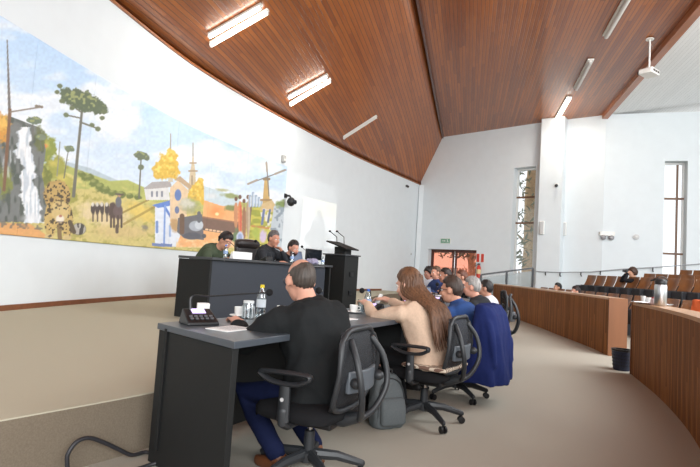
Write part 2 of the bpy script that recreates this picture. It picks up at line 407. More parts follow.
slab('ceiling', [b2n, b2n+V((12, 0, 1.2)), b2f+V((12, 0, 1.2)), b2f], m_wood2)
mb = MB(); mb.beam(b1n-V((0, 0, .06)), beamline(beam1a, Q1.y-.1)-V((0, 0, .04)), .06, .1); mb.build('trim_2', mat('dark_joint', rgb(84, 42, 26), .4, coat=.3), kind='structure', smooth=0)
mb = MB(); mb.beam(b2n-V((0, 0, .1)), beamline(P2, Q3.y-.0)-V((0, 0, .07)), .2, .16); mb.build('trim_3', m_beam, kind='structure', smooth=0, bevel=.01)
# edge trim along curved wall under ceiling
cw_ = [V((p.x, p.y, 0)) for p in WC]
curved_wall(cw_, WALLTOP-.04, WALLTOP+.0, -.04, 'trim_4', m_beam)
BVH_W = None
def wall_hit(px, py, off=0):
    d = pray(px, py)
    hit = BVH_WALL.ray_cast(CO, d); return hit[0], hit[1]
wv = []; wf = []
for p in WC: wv += [(p.x, p.y, -1), (p.x, p.y, 7)]
for i in range(len(WC)-1): wf.append((2*i, 2*i+1, 2*i+3, 2*i+2))
BVH_WALL = BVHTree.FromPolygons(wv, wf)
# outside: lawn, fence, trees seen through door and windows
mb = MB(); mb.box((8, 34, -.08), (40, 20, .1)); mb.build('ground_outside', mat('pale_paving', rgb(190, 185, 175), .9, noise_amt=.1), kind='structure', smooth=0)
# barrier
m_bar = slat_mat('vertical_wood_slats', rgb(116, 68, 26), rgb(176, 114, 58), (1, 0, 0), .055, spec=.2, rough=.6, groove=.3, vertical=True, bump=1.0)
m_cap = mat('light_wood_cap', rgb(186, 142, 100), .35, noise_amt=.08, nscale=10, coat=.2)
m_capend = mat('wood_end_board', rgb(124, 76, 40), .5, noise_amt=.08, nscale=8, stretch=(1, 1, .15))
BH = .94
def barrier(pts, label, th=.26):
    C = spline([(p[0], p[1], 0) for p in pts], 8); root = empty('curved_barrier', (0, 0, 0))
    b = curved_wall(C, 0, BH-.035, -th, 'slatted_front', m_bar, kind=None); b.parent = root
    c = curved_wall([C[0]-(C[1]-C[0]).normalized()*.0]+C[1:], BH-.035, BH, -(th+.02), 'top_cap', m_cap, kind=None); c.parent = root
    for P, Qq in ((C[0], C[1]), (C[-1], C[-2])):
        t = (Qq-P).normalized(); n_ = V((t.y, -t.x, 0)) if P is C[0] else V((-t.y, t.x, 0))
        mb = MB(); c0 = P-t*.012+n_*(th/2); mb.box((c0.x, c0.y, BH/2), (th+.03, .024, BH), math.atan2(n_.y, n_.x)); mb.build('end_board', m_capend, root, bevel=.003)
    tag(root, label, 'barrier'); return root
barrier([(4.32, 8.32), (4.5, 9.5), (4.62, 10.9), (4.82, 12.9), (4.92, 14.9), (5.02, 17.3)], 'long curved wooden slatted barrier before the far auditorium seats, ending at the aisle gap')
barrier([(1.2, 1.6), (2.0, 2.7), (2.70, 3.87), (3.3, 5.25), (3.80, 6.72)], 'nearer curved wooden slatted barrier at right carrying the steel thermos')
# ================================================================ mural
def build_mural():
    cl = []
    for i in range(len(WC)-1):
        for k in range(8): cl.append(WC[i].lerp(WC[i+1], k/8))
    # keep from Y 3.2 to the right edge at pixel x 284
    e = wall_hit(284, 200)[0]
    cl = [p for p in cl if 4.2 < p.y < e.y-.02]+[V((e.x, e.y, 0))]
    # resample
    L = [0]
    for i in range(1, len(cl)): L.append(L[-1]+(cl[i]-cl[i-1]).length)
    L = np.array(L); X = np.array([p.x for p in cl]); Y = np.array([p.y for p in cl])
    NU, NV = 960, 240; z0, z1 = 1.29, 3.90
    s = np.linspace(0, L[-1], NU); x = np.interp(s, L, X); y = np.interp(s, L, Y)
    tx = np.gradient(x); ty = np.gradient(y); q = np.hypot(tx, ty); nx, ny = ty/q, -tx/q
    x = x+nx*.03; y = y+ny*.03
    z = np.linspace(z0, z1, NV)
    GX = np.repeat(x, NV); GY = np.repeat(y, NV); GZ = np.tile(z, NU)
    dx, dy, dz = GX-CO.x, GY-CO.y, GZ-CO.z
    k = FPX/(dx*_f.x+dy*_f.y+dz*_f.z)
    px = 350+(dx*CR.x+dy*CR.y+dz*CR.z)*k; py = 233.5-(dx*CU.x+dy*CU.y+dz*CU.z)*k
    rng = np.random.RandomState(3)
    tabs = [rng.rand(64, 64) for _ in range(3)]
    def vn(a, b, sx, sy, t=0):
        """smooth value noise on mural coordinates"""
        u = a/sx; v = b/sy; iu = np.floor(u).astype(int); iv = np.floor(v).astype(int); fu = u-iu; fv = v-iv
        fu = fu*fu*(3-2*fu); fv = fv*fv*(3-2*fv); T = tabs[t]
        g = lambda i, j: T[i % 64, j % 64]
        return (g(iu, iv)*(1-fu)+g(iu+1, iv)*fu)*(1-fv)+(g(iu, iv+1)*(1-fu)+g(iu+1, iv+1)*fu)*fv
    def fbm(sx, sy, t=0): return .5*vn(px, py, sx, sy, t)+.3*vn(px, py, sx/2, sy/2, (t+1) % 3)+.2*vn(px, py, sx/4, sy/4, (t+2) % 3)
    C = np.zeros((len(px), 3))
    def c3(t): return np.array(t, float)
    def put(m, col, a=1.0):
        m = np.clip(np.asarray(m, float), 0, 1)*a; m = m[:, None]; C[:] = C*(1-m)+np.asarray(col)*m
    def poly(P):
        ins = np.zeros(len(px), bool); n = len(P)
        for i in range(n):
            x0, y0 = P[i]; x1, y1 = P[(i+1) % n]
            if y0 == y1: continue
            c = ((y0 > py) != (y1 > py)) & (px < (x1-x0)*(py-y0)/(y1-y0)+x0); ins ^= c
        return ins
    def ellm(cx, cy, rx, ry, soft=.15, rag=0, ang=0):
        ca, sa = math.cos(ang), math.sin(ang); ux = (px-cx)*ca+(py-cy)*sa; uy = -(px-cx)*sa+(py-cy)*ca
        d = np.hypot(ux/rx, uy/ry)
        if rag: d = d+rag*(fbm(4, 4, 1)-.5)*2
        return np.clip((1-d)/soft, 0, 1)
    def line(x0, y0, x1, y1, w0, w1=None):
        w1 = w0 if w1 is None else w1
        dx_, dy_ = x1-x0, y1-y0; t = np.clip(((px-x0)*dx_+(py-y0)*dy_)/(dx_*dx_+dy_*dy_), 0, 1)
        d = np.hypot(px-x0-t*dx_, py-y0-t*dy_); w = w0+(w1-w0)*t
        return np.clip((w-d)/.5+.5, 0, 1)
    def under(P):
        xs = [p[0] for p in P]; ys = [p[1] for p in P]; return np.clip((py-np.interp(px, xs, ys))/1.2+.5, 0, 1)
    n1 = fbm(60, 26, 0); n2 = fbm(14, 8, 1); n3 = fbm(5, 4, 2); n4 = vn(px, py, 2.2, 2.2, 0)
    # sky
    g = np.clip((py-np.interp(px, [0, 283], [20, 163]))/np.interp(px, [0, 283], [130, 55]), 0, 1)[:, None]
    C[:] = c3((178, 211, 246))*(1-g)+c3((214, 230, 246))*g
    put(np.clip((n1-.46)*5, 0, 1), c3((236, 242, 248)), .8); put(np.clip((n2-.5)*4, 0, 1)*np.clip((n1-.42)*5, 0, 1), (248, 250, 250), .5)
    put(ellm(118, 128, 22, 14, .9, .4), (250, 250, 250), .9); put(ellm(150, 110, 14, 10, .9, .4), (158, 200, 240), .35)
    # mountains and hills
    put(under([(-20, 150), (40, 150), (60, 160), (90, 168), (130, 186), (175, 196), (200, 200), (300, 205)]), (178, 196, 206))
    put(under([(-20, 160), (60, 166), (90, 176), (130, 190), (300, 206)])*(n2 > .5), (206, 218, 224), .7)
    put(under([(-20, 165), (60, 163), (85, 172), (110, 181), (128, 180), (150, 190), (165, 192), (300, 210)]), (170, 176, 88))
    put(under([(-20, 175), (60, 170), (90, 182), (120, 186), (150, 195), (300, 215)])*np.clip((n2-.42)*5, 0, 1), (208, 196, 110))
    put(under([(-20, 190), (70, 188), (100, 190), (150, 205), (300, 225)]), (206, 190, 112))
    put(under([(-20, 190), (70, 188), (100, 190), (150, 205), (300, 225)])*np.clip((n3-.5)*5, 0, 1), (158, 150, 66), .8)
    put(ellm(104, 214, 34, 14, .5, .3, .2), (224, 202, 152)); put(ellm(120, 232, 40, 9, .6, .3), (210, 182, 120), .8)
    put(ellm(140, 212, 22, 9, .5, .4, .5), (226, 196, 92), .9); put(line(120, 214, 152, 198, 1.0), (140, 118, 50), .8); put(line(124, 224, 156, 206, 1.2), (150, 124, 54), .7)
    for cx, cy, r_ in ((88, 178, 6), (94, 183, 6), (100, 187, 6), (106, 190, 6), (113, 193, 5), (121, 195, 5), (130, 196, 4), (138, 197, 4), (82, 174, 4)):
        put(ellm(cx, cy, r_, r_*.75, .3, .5), (98, 110, 52)); put(ellm(cx-1, cy-2, r_*.6, r_*.35, .6, .5), (150, 156, 84), .8)
    # yellow green bushes by the fall
    for cx, cy, rx, ry, c_ in ((48, 150, 9, 16, (128, 140, 56)), (56, 168, 12, 13, (150, 150, 62)), (44, 182, 8, 20, (104, 112, 48)), (64, 182, 10, 9, (176, 168, 74)), (70, 196, 9, 8, (150, 146, 64)), (50, 190, 12, 8, (120, 120, 50))):
        put(ellm(cx, cy, rx, ry, .25, .5), c_); put(ellm(cx-2, cy-ry*.35, rx*.6, ry*.4, .8, .6), (206, 190, 84), .75)
    put(ellm(44, 146, 4, 3, .5, .5), (226, 120, 60), .9)
    # cliff and waterfall
    put(poly([(-40, 118), (10, 116), (24, 122), (40, 128), (46, 150), (42, 175), (48, 205), (44, 222), (-40, 222)]), (106, 110, 108))
    put(poly([(-40, 118), (10, 116), (24, 122), (40, 128), (46, 150), (42, 175), (48, 205), (44, 222), (-40, 222)])*np.clip((vn(px, py, 3, 10, 1)-.5)*5, 0, 1), (62, 70, 62), .8)
    put(ellm(5, 182, 9, 18, .4, .5), (116, 124, 52), .9); put(ellm(40, 140, 6, 14, .4, .5), (92, 100, 56), .9)
    wx = px+(n2-.5)*9+(n3-.5)*5; wl_ = np.interp(py, [126, 150, 165, 190, 222], [19, 15, 21, 19, 25]); wr_ = np.interp(py, [126, 150, 165, 190, 222], [31, 33, 36, 37, 43]); w = np.clip((wx-wl_)/2, 0, 1)*np.clip((wr_-wx)/2, 0, 1)*(py > 127)*(py < 223)
    put(w, (196, 206, 216)); put(w*np.clip((vn(px, py, 1.6, 14, 2)-.45)*5, 0, 1), (246, 248, 250), .9)
    put(ellm(9, 165, 9, 17, .4, .5)*np.clip((vn(px, py, 1.5, 10, 0)-.5)*4, 0, 1), (214, 220, 224), .7)
    put(ellm(32, 218, 13, 6, .7), (232, 236, 240), .8)
    put(poly([(-40, 221), (30, 224), (48, 236), (50, 241), (-40, 240)]), (222, 158, 92)); put(poly([(-40, 216), (12, 220), (44, 226), (48, 230), (-40, 226)])*np.clip((n4-.4)*4, 0, 1), (98, 92, 84), .8)
    # orange tree with a mast and an arrow
    put(ellm(2, 130, 9, 16, .35, .6), (206, 140, 54)); put(ellm(4, 124, 6, 8, .5, .7), (238, 190, 86), .8)
    put(line(7.2, 40, 9.5, 112, .5, 1.5), (98, 92, 88)); put(line(10, 110, 4, 190, 1.6), (112, 78, 56)); put(line(10, 112, 41, 107, .7), (120, 108, 92)); put(line(36, 106, 42, 107, 1.3), (120, 108, 92))
    # araucaria pines
    def pine(tx, ty, bx, by, w, rx, ry, ang, col=(78, 92, 66)):
        put(line(tx, ty, bx, by, w*.7, w), (96, 96, 84))
        put(ellm(tx+1, ty-ry*.9, rx, ry, .12, .35, ang), col); put(ellm(tx, ty-ry*1.1, rx*.9, ry*.8, .3, .3, ang)*np.clip((vn(px, py, 2.4, 2.2, 1)-.5)*6, 0, 1), (150, 158, 96), .9)
    put(line(81, 112, 62, 98, .8), (96, 96, 80)); put(line(80, 122, 96, 128, .8), (96, 96, 80)); put(line(80, 118, 66, 115, .7), (96, 96, 80))
    pine(82, 110, 73.5, 196, 1.7, 27, 10.5, .35)
    for cx, cy in ((57, 92), (62, 101), (66, 115), (98, 129), (92, 125), (102, 118), (104, 112), (72, 108), (60, 86)): put(ellm(cx, cy, 3.2, 2.6, .3, .3), (92, 104, 70))
    pine(33, 124, 33, 140, .7, 8, 4, .1, (96, 112, 90)); pine(68, 152, 64, 178, .6, 6, 3.5, .15, (104, 120, 92)); pine(141, 160, 139, 198, .9, 9, 4.6, .25, (92, 104, 80)); put(ellm(141, 167, 3.6, 3.4, .3, .3), (96, 106, 80)); pine(40, 140, 42, 150, .5, 5, 3, .1, (110, 124, 100)); put(line(60, 142, 57, 176, .5), (130, 130, 116))
    # jaguar: body, head, legs, tail
    jc = (196, 164, 92)
    put(ellm(57, 196, 14, 17, .12, .1), (178, 142, 78)); put(ellm(50.5, 220, 6.5, 19, .12, .08), jc); put(ellm(67, 221, 6.5, 18, .12, .08), jc); put(ellm(59, 214, 11, 16, .15), jc); put(line(59, 226, 60, 240, 2.2), (120, 96, 60)); put(ellm(49, 237, 5, 3, .2), (206, 180, 120)); put(ellm(67, 237.5, 5, 3, .2), (206, 180, 120))
    put(ellm(58, 192, 12, 10, .1), (186, 152, 84))
    spots = (vn(px, py, 1.7, 1.7, 0) > .62)
    put(np.clip(ellm(57, 196, 14, 17, .12)+ellm(50.5, 220, 6.5, 19, .12)+ellm(67, 221, 6.5, 18, .12)+ellm(59, 214, 11, 16, .15), 0, 1)*spots, (54, 44, 34), .9)
    put(ellm(60, 211, 9.5, 11, .15), (206, 178, 112)); put(ellm(60, 211, 9.5, 11, .1)*spots*(py < 210), (80, 62, 42), .8)
    put(ellm(60, 219, 5, 4.6, .3), (236, 226, 206)); put(ellm(60.5, 216, 1.9, 1.5, .3), (176, 104, 84)); put(ellm(56, 208, 1.5, 1, .3), (40, 40, 30)); put(ellm(64.5, 208.5, 1.5, 1, .3), (40, 40, 30)); put(line(57, 222, 64, 222, .5), (84, 60, 50)); put(ellm(51.5, 200, 2.4, 2.6, .3), (70, 54, 40)); put(ellm(68, 200, 2.4, 2.6, .3), (70, 54, 40))
    put(ellm(79, 229, 7.5, 6.5, .15), (66, 62, 58)); put(ellm(79, 229, 7, 6, .1)*(vn(px, py, 2, 8, 1) > .6), (200, 194, 180), .8); put(line(70, 222, 74, 232, 2.2), (80, 66, 48))
    # mule troop and rider
    for cx in (93, 97.5, 102, 107): put(ellm(cx, 209, 2.6, 6.5, .2, .2), (66, 56, 52)); put(ellm(cx-.3, 204.5, 1.8, 2.6, .4), (228, 222, 210), .9); put(line(cx, 214, cx, 221, .8), (92, 76, 60))
    put(ellm(113, 211, 5, 9, .2, .2), (74, 58, 52)); put(ellm(118, 212, 5.4, 9, .2, .15), (92, 74, 72)); 
    for cx in (111, 114, 118, 121.5): put(line(cx, 216, cx, 227, 1), (72, 56, 48))
    put(ellm(118.5, 202, 3.4, 6, .2), (96, 98, 104)); put(ellm(119.5, 195.5, 1.8, 1.9, .2), (176, 130, 100)); put(line(116, 194, 123, 194.6, .9), (84, 74, 64)); put(line(117, 226, 117, 232, 1.6), (88, 72, 60)); put(ellm(145, 227, 4, 4, .4, .6), (120, 112, 104), .8)
    # houses
    put(poly([(144, 188), (150, 185), (168, 185), (170, 200), (146, 200)]), (222, 222, 220)); put(poly([(143, 189), (152, 182), (170, 181), (172, 187), (150, 189)]), (164, 160, 158))
    for cx in (152, 157, 162): put(line(cx, 192, cx, 196, 1), (120, 126, 138))
    put(poly([(155, 204), (170, 201), (180, 222), (180, 247), (155, 246)]), (222, 230, 242)); put(poly([(152, 205), (171, 200), (174, 205), (158, 208)]), (86, 124, 202)); put(line(163, 204, 175, 224, 1.2), (80, 118, 200)); put(line(165, 206, 164, 245, .9), (116, 150, 216)); put(poly([(152, 243), (172, 244), (172, 247), (152, 246)]), (96, 120, 178)); put(line(157, 222, 157, 232, 1.3), (110, 140, 200)); put(line(170, 226, 170, 236, 1.1), (150, 176, 222))
    # yellow trees, church and towers
    put(poly([(171, 150), (173, 182), (168, 182), (169.5, 150), (170.5, 132)]), (200, 190, 166)); put(line(170.6, 134, 170.6, 150, .6), (150, 146, 140))
    put(poly([(190, 172), (188, 192), (196, 194), (195.5, 172), (194, 162), (193, 144), (192, 162)]), (204, 186, 150)); put(line(193, 143, 193, 156, .6), (150, 146, 140)); put(line(189, 171, 197, 171, .8), (160, 138, 104)); put(line(190, 163, 196, 163, .7), (160, 138, 104)); put(line(192, 176, 192, 188, .7), (150, 130, 104))
    for cx, cy, rx, ry in ((166, 166, 11, 13), (171, 158, 7, 10), (160, 172, 8, 9), (173, 172, 7, 9), (196, 192, 10, 10), (200, 184, 5, 8), (203, 198, 4, 7)):
        put(ellm(cx, cy, rx, ry, .2, .45), (222, 178, 62)); put(ellm(cx-1, cy-2, rx*.8, ry*.7, .5, .5)*np.clip((n4-.45)*5, 0, 1), (246, 216, 104), .9); put(ellm(cx+1, cy+3, rx*.7, ry*.5, .7, .6)*np.clip((n3-.5)*5, 0, 1), (170, 132, 50), .7)
    put(poly([(170, 188), (178, 180), (188, 190), (186, 226), (170, 222)]), (226, 196, 154)); put(poly([(174, 180), (180, 176), (192, 186), (190, 190), (180, 182)]), (186, 156, 120)); put(ellm(178, 195, 3.6, 6.2, .15), (88, 116, 176)); put(ellm(177, 210, 2.4, 4, .15), (96, 110, 150)); put(ellm(175, 226, 6, 8, .4, .4), (186, 146, 96))
    put(ellm(190, 206, 11, 9, .6, .5), (150, 152, 110), .9); put(ellm(188, 204, 9, 6, .7, .6), (214, 212, 200), .8)
    # sunset, river and bridge
    put(poly([(204, 200), (238, 206), (240, 247), (176, 247), (184, 226), (202, 226)]), (240, 172, 108)); put(ellm(216, 212, 12, 9, .9), (250, 140, 72), .9); put(ellm(217, 214, 2.4, 2, .4), (255, 226, 160)); put(poly([(176, 238), (240, 238), (240, 248), (176, 248)])*np.clip((n3-.4)*4, 0, 1), (244, 206, 150), .8)
    put(poly([(204, 186), (240, 198), (238, 206), (222, 206), (204, 200)]), (196, 214, 222)); put(ellm(232, 196, 12, 3, .5, .3, .15), (138, 150, 92)); put(ellm(230, 208, 8, 4, .5, .4), (120, 128, 70)); put(ellm(222, 190, 8, 2, .5, .3, .1), (166, 168, 110), .8); put(ellm(212, 196, 8, 4, .8), (226, 226, 226), .7)
    put(poly([(202, 217), (240, 223), (240, 234), (202, 229)]), (112, 84, 70)); put(line(202, 229, 240, 235, 1.0), (78, 64, 60)); put(line(203, 217, 240, 223, .7), (148, 100, 74))
    for k_ in range(9): put(line(206+k_*3.8, 229.4+k_*.6, 207.6+k_*3.8, 229.6+k_*.6, .9), (240, 196, 150))
    # train
    put(poly([(178, 218), (202, 214), (204, 240), (184, 238), (177, 232)]), (92, 92, 96)); put(ellm(196, 226, 7.5, 5.5, .12), (160, 168, 178)); put(ellm(199, 225, 4.6, 4.6, .15), (196, 204, 212)); put(line(199, 213, 199, 221, 1.8), (88, 90, 96)); put(ellm(192, 236, 10, 4, .2), (74, 76, 84)); put(line(182, 216, 182, 232, 2.4), (96, 72, 56)); put(ellm(204, 236, 2.4, 2.4, .2), (70, 72, 78))
    # figures
    for cx, col, y0, y1 in ((236, (196, 130, 88), 198, 226), (240, (210, 116, 74), 196, 234), (244, (150, 104, 74), 200, 238), (248, (168, 138, 110), 196, 232)):
        put(ellm(cx, (y0+y1)/2+3, 2.3, (y1-y0)/2, .2, .2), col); put(ellm(cx, y0+1, 1.7, 2.4, .2), (96, 66, 50))
    put(ellm(237, 238, 5, 10, .4, .5), (96, 120, 78)); put(poly([(248, 196), (254, 196), (254, 240), (248, 240)]), (188, 170, 142), .8); put(line(251, 206, 251, 236, .8), (106, 84, 66)); put(line(241, 206, 241, 236, .6), (206, 74, 60))
    # fields, city, windmill
    put(poly([(252, 206), (286, 210), (286, 254), (248, 250)]), (196, 188, 74)); put(poly([(252, 206), (286, 210), (286, 254), (248, 250)])*np.clip((vn(px, py, 8, 2.2, 2)-.5)*5, 0, 1), (142, 148, 52), .9); put(line(252, 226, 275, 229, 1), (196, 120, 66), .8)
    for cx, y0 in ((250, 196), (253, 193), (256, 196), (259, 198), (262, 201)): put(line(cx, y0, cx, 206, 1.3), (150, 172, 196)); put(line(cx+.8, y0+1, cx+.8, 206, .5), (210, 220, 230))
    put(poly([(264.6, 178), (268.4, 178), (270, 204), (262.5, 204)]), (192, 156, 90)); put(line(264, 179, 269, 179, 1.4), (130, 108, 74)); put(line(261, 200, 271, 200, 1), (150, 118, 74)); put(line(248, 184, 286, 170, .55), (106, 102, 96)); put(line(266.5, 162, 269, 196, .55), (106, 102, 96)); put(line(248, 184, 257, 180, 1), (150, 140, 126)); put(line(275, 174, 285, 170, 1), (150, 140, 126)); put(line(266.4, 163, 267, 171, 1), (150, 140, 126))
    put(poly([(262, 204), (272, 200), (276, 206), (274, 212), (260, 210)]), (206, 176, 122)); put(poly([(260, 208), (274, 210), (270, 230), (262, 226)])*np.clip((n4-.35)*4, 0, 1), (226, 222, 214), .9); put(line(264, 210, 262, 224, 1.2), (92, 108, 150)); put(line(270, 210, 268, 222, 1), (84, 98, 132))
    put(poly([(274, 206), (286, 202), (286, 254), (266, 254), (270, 232)]), (188, 200, 208)); put(poly([(274, 206), (286, 202), (286, 254), (266, 254), (270, 232)])*np.clip((n4-.5)*5, 0, 1), (112, 128, 142), .8); put(ellm(281, 204, 5, 5, .4, .5), (120, 142, 76))
    put(ellm(263, 236, 4.5, 8, .4, .3), (204, 186, 216)); put(ellm(240, 238, 4, 8, .3, .2), (196, 208, 232)); put(ellm(240, 238, 2.6, 6, .4, .3), (120, 136, 188), .7); put(ellm(256, 234, 5, 8, .5, .6), (160, 178, 70), .9); put(ellm(270, 238, 4, 8, .5, .6), (214, 206, 92), .9)
    C[:] = C*(1+(n4-.5)[:, None]*.07)
    C = np.clip(C, 0, 255)/255; C = C*.82+.18*.93
    Lc = np.where(C <= .04045, C/12.92, ((C+.055)/1.055)**2.4)
    P = np.stack([GX, GY, GZ], 1)
    m = bpy.data.materials.new('painted_mural'); m.use_nodes = True; nt = m.node_tree; b = nt.nodes['Principled BSDF']; b.inputs['Roughness'].default_value = .6; b.inputs['Specular IOR Level'].default_value = .25
    at = nt.nodes.new('ShaderNodeAttribute'); at.attribute_name = 'Paint'; nt.links.new(at.outputs['Color'], b.inputs['Base Color'])
    root = empty('wall_mural', (0, 0, 0)); tag(root, 'very long painted mural with waterfall, jaguar, pines, train and windmill on the curved wall', 'mural')
    # split into hanging panels at the seams seen in the photo
    def colof(pxx):
        h = wall_hit(pxx, 120)[0]; return int(np.argmin(np.hypot(x-h.x, y-h.y)))
    cuts = [0]+sorted({colof(c) for c in (27, 90, 138, 178, 214, 250)})+[NU-1]
    for a, b_ in zip(cuts[:-1], cuts[1:]):
        idx = [i*NV+j for i in range(a, b_+1) for j in range(NV)]; nn = b_-a+1
        me = bpy.data.meshes.new('mural_panel'); pts = P[idx].copy()
        # hairline gap at the seam
        fs = [(i*NV+j, (i+1)*NV+j, (i+1)*NV+j+1, i*NV+j+1) for i in range(nn-1) for j in range(NV-1)]
        if a: 
            e0 = pts[:NV]; e1 = pts[NV:2*NV]; pts[:NV] = e0+(e1-e0)*.55
        me.from_pydata([tuple(p) for p in pts], [], fs)
        ca_ = me.color_attributes.new('Paint', 'FLOAT_COLOR', 'POINT'); buf = np.ones((len(idx), 4), np.float32); buf[:, :3] = Lc[idx]; ca_.data.foreach_set('color', buf.ravel())
        o = link('mural_panel', me, m, parent=root, smooth=180)
        sd_ = o.modifiers.new('thick', 'SOLIDIFY'); sd_.thickness = .022; sd_.offset = -1 if me.polygons[0].normal.dot(V((nx[a], ny[a], 0))) > 0 else 1
build_mural()
# ================================================================ ceiling lamps
m_lamp = mat('lit_tube', (1, 1, 1, 1), .5, emit=(1, .95, .86, 1), estr=14)
m_lampw = mat('lamp_white_metal', rgb(222, 220, 214), .45)
m_dark = mat('dark_bracket', rgb(60, 50, 45), .5)
def ceil_pt(px, py, surf):
    if surf == 'A':
        h = BVH_A.ray_cast(CO, pray(px, py)); return h[0] if h[0] is not None else at_z(px, py, 6.3)
    return at_z(px, py, CZ)
def tube_lamp(name, ends, surf, lit, label, group=None):
    a = ceil_pt(*ends[0][0], surf); b = ceil_pt(*ends[0][1], surf); c = (a+b)/2; root = empty(name, c); 
    mbh = MB(); dn = V((0, 0, -.05))
    for (p0, p1) in ends:
        p = ceil_pt(*p0, surf)-c; q = ceil_pt(*p1, surf)-c; t = (q-p).normalized()
        MB().beam(p+dn*.7, q+dn*.7, .085 if surf == 'A' else .17, .05).build('housing', m_lampw, root, bevel=.006)
        MB().tube([p+dn*1.9+t*.03, q+dn*1.9-t*.03], .03 if surf == 'A' else .05, 10).build('tube', m_lamp if lit else mat('unlit_diffuser', rgb(214, 212, 206), .4), root)
        for e_, s_ in ((p, 1), (q, -1)): MB().beam(e_+dn*1.9+t*.0*s_, e_+dn*1.9+t*.035*s_, .05, .06).build('end_cap', m_lampw, root)
    tag(root, label, 'ceiling light', group); return root
tube_lamp('ceiling_lamp', [((210.5, 41.5), (268.5, 8)), ((209, 33), (262, 2.5))], 'A', True, 'lit twin-tube ceiling lamp nearest the camera on the sloping wood ceiling')
tube_lamp('ceiling_lamp', [((290, 102), (331, 77.5)), ((288.5, 95), (328, 73))], 'A', True, 'smaller lit twin-tube ceiling lamp, second along the sloping wood ceiling')
tube_lamp('ceiling_lamp', [((343.5, 136), (377, 114.5))], 'A', False, 'unlit slim white ceiling lamp above the far part of the curved wall')
tube_lamp('ceiling_lamp', [((606, 34), (630, -8))], 'B', False, 'unlit white ceiling lamp cut by the top edge of the picture')
tube_lamp('ceiling_lamp', [((576, 87), (591, 58))], 'B', False, 'unlit white ceiling lamp between the cut one and the glowing one')
tube_lamp('ceiling_lamp', [((557, 117.5), (569.5, 95.5))], 'B', True, 'glowing ceiling lamp right above the white column')
def point(name, loc, power, size=.4, col=(1, .93, .82)):
    l = bpy.data.lights.new(name, 'AREA'); l.shape = 'DISK'; l.size = size; l.energy = power; l.color = col
    o = bpy.data.objects.new(name, l); COL.objects.link(o); o.location = loc; return o
# projector
pm = at_z(650, 38, CZ); pb = V((pm.x, pm.y, 0)); zb = at_y(653, 73, pm.y).z
pr = empty('projector', (pm.x, pm.y, zb), R(35))
MB().box((0, 0, 0), (.42, .32, .13)).build('projector_body', m_lampw, pr, bevel=.02)
MB().lathe([(.045, 0), (.05, .03), (.04, .05)], (-.12, .16, 0), 14, Matrix.Rotation(R(-90), 3, 'X')).build('lens', m_dark, pr)
MB().tube([(0, 0, .06), (0, 0, CZ-zb)], .022, 10).build('drop_pole', m_lampw, pr)
MB().lathe([(.09, 0), (.09, .03), (.03, .05)], (0, 0, CZ-zb-.05), 16).build('ceiling_plate', m_lampw, pr)
mbx = MB()
for k in range(3): mbx.box((-.1+k*.11, -.162, 0), (.08, .01, .05))
mbx.build('vent_grille', m_dark, pr)
tag(pr, 'white projector hanging on a pole from the wood ceiling at upper right', 'projector')
